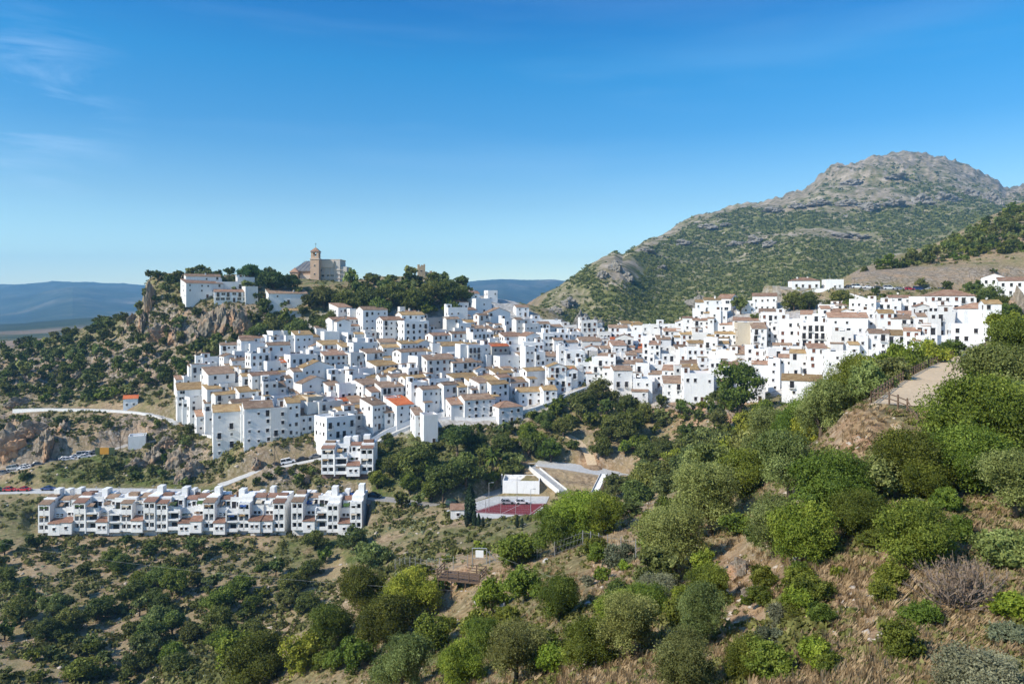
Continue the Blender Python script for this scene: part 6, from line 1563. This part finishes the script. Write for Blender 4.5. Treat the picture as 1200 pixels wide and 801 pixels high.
CL_ = [(12, 3.0, 'silver', 'van', 0), (26, 3.1, 'white', 'hatch', 0), (40, 2.9, 'grey', 'saloon', .5), (33, -2.6, 'white', 'saloon', .1), (9, -2.8, 'grey', 'saloon', .2), (62, 3.0, 'black', 'hatch', .1), (74, 3.0, 'silver', 'saloon', .3), (80, -.2, 'white', 'hatch', .1), (88, 3.0, 'white', 'saloon', .4), (96, 2.9, 'silver', 'van', .2), (104, 3.0, 'white', 'hatch', .3), (100, -1.8, 'white', 'saloon', .1), (111, 2.6, 'grey', 'saloon', .3), (66, -2.7, 'grey', 'hatch', .1)]
for i, (px, off, col, kind, tr) in enumerate(CL_):
    on_road_car('parking', px, off, col, kind, f'{col} {"van" if kind == "van" else "car"} on the parking road, {("far" if off > 1 else "near")} side, {ordn(sorted([c_[0] for c_ in CL_]).index(px) + 1)} from left', G1, tr)
on_road_car('lower', 11, .3, 'red', 'hatch', 'red hatchback on lower road, left one of the red pair', 'red cars on the lower road')
on_road_car('lower', 28, .3, 'red', 'saloon', 'red saloon on lower road, right one of the red pair', 'red cars on the lower road')
on_road_car('lower', -4, .3, 'dark green', 'saloon', 'dark car half cut off at the left end of the lower road', None)
on_road_car('lower', 55, .8, 'blue', 'saloon', 'dark blue car beside the left end of the long white terrace', None)
for px, col, w_ in ((324, 'black', 'lowest'), (338, 'white', 'second'), (355, 'black', 'third'), (371, 'grey', 'topmost')):
    on_road_car('lower', px, 1.3, col, 'saloon' if col != 'white' else 'van', f'{col} car on the climbing road below the village, {w_} of four', 'cars on the climbing road')
on_road_car('lane', 437, .8, 'black', 'saloon', 'black car in the shade at the right end of the long terrace', None)
on_road_car('lane', 530, 1.2, 'dark green', 'van', 'dark green van on the lane left of the terracotta hut', None)
for px, dd_, col, lab in ((595, 213.5, 'silver', 'silver car parked in front of the low changing building, left one'), (612, 213.5, 'white', 'white car parked in front of the low changing building, right one')):
    q_ = V3(px, 590, dd_); car(q_.x, q_.y, zc + .12, .1, col, 'hatch', lab, 'cars at the changing building')
for i, px in enumerate((1016, 1028, 1040, 1052, 1064, 1075, 1089, 995, 1003, 984, 1103)):
    col = ['white', 'grey', 'white', 'silver', 'red', 'blue', 'white', 'grey', 'white', 'black', 'blue'][i]
    q_, rz, pt_ = on_cur(ROADS['hill']['cur'], px); 
    car(q_[0], q_[1] - 1.2, q_[2] + .14, rz + (.15 if i % 2 else -.1), col, ['saloon', 'hatch', 'van'][i % 3], f'{col} car in the hillside car park, {ordn(sorted((1016, 1028, 1040, 1052, 1064, 1075, 1089, 995, 1003, 984, 1103)).index(px) + 1)} from left', 'cars in the hillside car park')
# white wall of the hillside road
wall_line('parapet_wall', [tuple(P(px, py, 250)) for px, py in ((996, 347), (1010, 351), (1022, 356), (1034, 362))], 1.3, .4, W_WHITE, 'white wall stepping down beside the hillside trees, upper right', down=1.5)
wall_line('parapet_wall', [tuple(P(px, py, 250)) for px, py in ((940, 345), (955, 341), (972, 340))], 1.0, .4, W_WHITE, 'short white wall left of the low hillside house', down=1.5)

# ------------------------------------------------------------------ rocks
def rock_mat():
    m = mat('limestone', (.36, .33, .28), .9, .15); g = NB(m); p = g.co('Object'); n = g.noise(p, 2.4, 10, .75); n2 = g.noise(p, .4, 4, .6)
    c = g.ramp(n, [(.3, (.08, .065, .045)), (.48, (.20, .165, .12)), (.68, (.36, .31, .25))]); c = g.mix(g.ramp(n2, [(.46, 0.0), (.62, .8)]), c, (.46, .26, .14))
    g.l(c, g.b.inputs['Base Color']); g.bump(n, .8, .3); return m
M_ROCK = rock_mat(); M_CLIFF = mat('grey_cliff_rock', (.27, .25, .22), .9, .15); g_ = NB(M_CLIFF); g_.l(g_.ramp(g_.noise(g_.co(), 3.0, 9, .75), [(.3, (.08, .075, .06)), (.5, (.21, .19, .155)), (.68, (.36, .335, .29))]), g_.b.inputs['Base Color'])
M_PALE = mat('pale_limestone', (.48, .45, .41), .9, .15); g_ = NB(M_PALE); nn_ = g_.noise(g_.co(), 3.5, 6, .7); g_.l(g_.ramp(nn_, [(.3, (.18, .165, .15)), (.5, (.42, .40, .36)), (.7, (.62, .60, .56))]), g_.b.inputs['Base Color']); g_.bump(nn_, .7, .1)
from mathutils import noise as MN
def rock_mesh(seed, m, sub=4, rough=.5):
    bm = bmesh.new(); bmesh.ops.create_icosphere(bm, subdivisions=sub, radius=1); o = Vector((seed * 7.3, seed * 3.1, seed))
    for v in bm.verts:
        d = v.co.normalized(); f = 1 + rough * (MN.noise(d * 1.3 + o) + .6 * MN.noise(d * 2.9 + o) + .35 * MN.noise(d * 6 + o) + .18 * MN.noise(d * 14 + o))
        c = MN.cell(d * 2.2 + o); v.co = d * f * (1 + .12 * (c - .5)); v.co.z *= .85
    me = bpy.data.meshes.new('rock'); bm.to_mesh(me); bm.free(); me.materials.append(m); return me
RM = [rock_mesh(k, M_ROCK) for k in range(4)]; RP = [rock_mesh(k + 9, M_PALE, 3, .45) for k in range(3)]
RC = [rock_mesh(k + 30, M_CLIFF, 4, .6) for k in range(3)]; rk = random.Random(8); nrk = 0
def rock(px, py, wpx, hpx, lab, dm=14, pale=False, name='boulder', grp=None, sy=.8):
    p = hit(px, py + hpx * .35, dm)
    if p is None: return
    s = wpx / 2 / F * p.y; h = hpx / 2 / F * p.y
    o = link(name, rk.choice(RC if pale == 'cliff' else RP if pale else RM), None, (p.x, p.y, p.z + h * .1), rk.uniform(0, 6.28), (s, s * sy, h * 1.15)); tag(o, lab, 'rock', grp)
rock(1193, 352, 24, 62, 'tall grey rock pillar at the right edge by the footpath', 100, name='rock_outcrop')
C1 = 'crags of the castle cliff'
for i, (px, py, w_, h_) in enumerate([(176,345,12,44),(188,385,26,26),(206,388,26,28),(226,388,28,30),(243,375,26,40),(258,370,22,40),(272,368,20,36),(285,375,20,30),(168,372,14,30),(300,392,26,24),(322,398,22,20),(155,372,16,14)]):
    rock(px, py, w_, h_, f'rocky crag of castle cliff, {ordn(sorted([176,188,206,226,243,258,272,285,168,300,322,155]).index(px) + 1)} from left', 300, name='rock_outcrop', grp=C1, sy=.6)
C2 = 'crags beside the roads'
L2_ = [(12,512,36,40),(52,512,24,36),(36,500,30,24),(180,530,28,34),(205,535,26,34),(226,545,26,30),(160,540,20,20),(212,555,18,24),(196,515,20,18),(360,560,14,12),(300,540,18,14),(75,500,22,18),(20,470,24,16),(48,455,18,14),(90,440,20,12),(130,460,16,12)]
for i, (px, py, w_, h_) in enumerate(L2_):
    rock(px, py, w_, h_, f'brown crag among scrub left of the village, {ordn(sorted([q_[0] for q_ in L2_]).index(px) + 1)} from left', 230, name='rock_outcrop', grp=C2, sy=.6)
RF_ = [800, 838, 855, 775, 905]
for i, (px, py, w_, h_) in enumerate([(800,472,40,16),(838,478,30,18),(855,486,22,20),(775,485,26,12),(905,440,10,8)]):
    rock(px, py, w_, h_, f'ochre rock face under the right arm houses, {ordn(sorted(RF_).index(px) + 1)} from left', 230, name='rock_outcrop', grp='rock faces under the right arm', sy=.5)
for i, (px, py, w_, h_, lab) in enumerate([(722,310,22,18,'jagged grey crag on the skyline spur left of the mountain'),(706,320,16,14,'smaller crag left of the jagged skyline crag'),(735,322,16,14,'crag just right of the jagged skyline crag'),(682,372,22,30,'brown cliff on the spur above the village centre'),(700,378,20,24,'cliff right of the brown spur cliff'),(822,352,26,24,'pale crag in the woods above the right arm'),(668,352,24,16,'pale ledges on the low end of the spur'),(652,362,20,12,'lowest pale ledge on the spur')]):
    rock(px, py, w_, h_, lab, 450, 'cliff', name='rock_outcrop', grp='crags under the mountain', sy=.7)
NS_ = [(1048,760,16,12),(1052,768,10,8),(560,702,10,7),(510,678,6,12),(545,732,10,9),(590,708,9,12),(700,738,9,8),(1075,734,12,6),(1018,612,8,10),(1062,580,8,5),(690,706,12,8),(868,664,40,26),(884,690,30,20),(1105,572,50,18),(1000,628,6,6),(640,655,9,8),(606,676,10,8),(870,745,10,6),(1075,790,14,9),(1010,795,12,8),(985,715,10,6),(935,650,12,8)]
sm_ = sorted([q_[0] for q_ in NS_ if q_[2] <= 25])
for i, (px, py, w_, h_) in enumerate(NS_):
    big_ = w_ > 25
    rock(px, py, w_, h_, (f'orange earthy rock face on the near slope, {["left", "lower left", "upper right"][[868,884,1105].index(px)]} one' if big_ else f'pale loose boulder on the near slope, {ordn(sm_.index(px) + 1) if px in sm_ else 0} from left'), 18, not big_, name='rock_outcrop' if big_ else 'boulder', grp='rocks of the near slope')

ML_ = [(757,293,22,8),(800,283,26,9),(830,264,24,9),(862,284,18,8),(884,279,22,12),(903,284,20,10),(985,274,26,7),(1012,277,20,7),(960,236,26,10),(992,236,26,12),(1020,240,28,14),(1048,236,26,12),(1078,232,28,16),(1108,228,26,16),(1135,224,22,16),(1160,228,18,20),(1172,236,10,12),(1000,212,22,8),(1050,205,24,8),(905,244,22,8),(935,240,22,8),(775,312,16,8),(850,262,14,6)]
for i, (px, py, w_, h_) in enumerate(ML_):
    rock(px, py, w_, h_, f'grey limestone cliff on the mountainside, {ordn(sorted([q_[0] for q_ in ML_]).index(px) + 1)} from left', 650, 'cliff', name='rock_outcrop', grp='cliffs of the mountain', sy=.8)
# ------------------------------------------------------------------ camera, sun, sky
cam = bpy.data.cameras.new('camera'); co = bpy.data.objects.new('camera', cam); COL.objects.link(co)
co.location = (0, 0, 0); co.rotation_euler = (R(90), 0, 0)
cam.sensor_fit = 'HORIZONTAL'; cam.sensor_width = 36.0; cam.lens = 36.0 * F / 1200
cam.shift_y = -(400.5 - HOR) / 1200
cam.clip_start = 0.3; cam.clip_end = 40000
SC.camera = co
EL, AZ = 38.0, -120.0
sd = Vector((math.sin(R(AZ)) * math.cos(R(EL)), math.cos(R(AZ)) * math.cos(R(EL)), math.sin(R(EL))))
sun = bpy.data.lights.new('sun', 'SUN'); sun.energy = 3.7; sun.angle = R(0.53); sun.color = (1.0, 0.94, 0.84)
so = bpy.data.objects.new('sun', sun); COL.objects.link(so)
so.rotation_euler = (-sd).to_track_quat('-Z', 'Y').to_euler(); so.location = (-300, 0, 300)
w = bpy.data.worlds.new('World'); SC.world = w; w.use_nodes = True
nt = w.node_tree; bg = nt.nodes['Background']
sk = nt.nodes.new('ShaderNodeTexSky'); sk.sky_type = 'NISHITA'; sk.sun_disc = False
sk.sun_elevation = R(EL); sk.sun_rotation = R(AZ); sk.altitude = 400
sk.air_density = 1.0; sk.dust_density = 0.1; sk.ozone_density = 3.0
hs = sk
TINT = [(0, (.85, .88, .76)), (.055, (.74, .82, .72)), (.128, (.46, .60, .60)), (.216, (.17, .47, .60)), (.30, (.06, .46, .64)), (.37, (.02, .36, .61)), (.46, (.04, .36, .62)), (.7, (.62, .82, .98)), (1.0, (.7, .88, 1.0))]   # sky tint by height; highest stops brightened unseen overhead to fill in shade
g = NB.__new__(NB); g.t = nt
tc = g.co('Generated'); mp = g.n('ShaderNodeMapping'); mp.inputs['Rotation'].default_value = (0, R(28), R(-10)); mp.inputs['Scale'].default_value = (1.4, 1.4, 9); nt.links.new(tc, mp.inputs[0])
wisp = g.ramp(g.noise(mp.outputs[0], 2.6, 8, .62, .6), [(.50, 0.0), (.72, 1.0)])
dt = g.n('ShaderNodeVectorMath', operation='DOT_PRODUCT'); nt.links.new(tc, dt.inputs[0]); dt.inputs[1].default_value = Vector((-.655, 1, .265)).normalized()
near_ = g.ramp(dt.outputs['Value'], [(.9945, 0.0), (.9998, .32)])
mp2 = g.n('ShaderNodeMapping'); mp2.inputs['Rotation'].default_value = (0, R(-14), 0); mp2.inputs['Scale'].default_value = (.8, .8, 7); nt.links.new(tc, mp2.inputs[0])
veil = g.ramp(g.noise(mp2.outputs[0], 1.5, 6, .55, .3), [(.52, 0.0), (.80, .07)])
fac = g.math('ADD', g.math('MULTIPLY', wisp, near_), veil, clamp=True)

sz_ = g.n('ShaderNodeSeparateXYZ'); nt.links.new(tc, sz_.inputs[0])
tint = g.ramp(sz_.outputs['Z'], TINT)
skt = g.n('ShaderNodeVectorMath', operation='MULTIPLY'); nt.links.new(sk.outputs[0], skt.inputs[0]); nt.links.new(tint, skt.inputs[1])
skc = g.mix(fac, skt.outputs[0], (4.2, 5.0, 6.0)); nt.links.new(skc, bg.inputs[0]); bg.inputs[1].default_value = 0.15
SC.view_settings.view_transform = 'Standard'; SC.view_settings.look = 'None'
SC.view_settings.exposure = 0.8; SC.view_settings.gamma = 1.0; SC.view_settings.use_curve_mapping = False
SC.cycles.max_bounces = 6; SC.cycles.diffuse_bounces = 3; SC.cycles.glossy_bounces = 2
SC.cycles.transmission_bounces = 3; SC.cycles.transparent_max_bounces = 6; SC.cycles.volume_bounces = 0
SC.cycles.use_adaptive_sampling = True; SC.cycles.adaptive_threshold = 0.02
SC.cycles.use_denoising = True

# the air between here and the far hills
hb = MB(); hz_m = bpy.data.materials.new('hazy_air'); hz_m.use_nodes = True; ht = hz_m.node_tree
for n_ in list(ht.nodes): ht.nodes.remove(n_)
ho = ht.nodes.new('ShaderNodeOutputMaterial'); hv = ht.nodes.new('ShaderNodeVolumePrincipled')
hv.inputs['Color'].default_value = (.28, .62, 1.0, 1); hv.inputs['Density'].default_value = 1.25e-4; hv.inputs['Anisotropy'].default_value = .1
ht.links.new(hv.outputs[0], ho.inputs['Volume'])
zmin = float(GZ.min()) - 1; zmax = max(float(GZ.max()), 480) + 12
hb.box(-9200, 9200, -400, 8200, zmin, zmax, hz_m); tag(hb.build('haze'), kind='stuff')
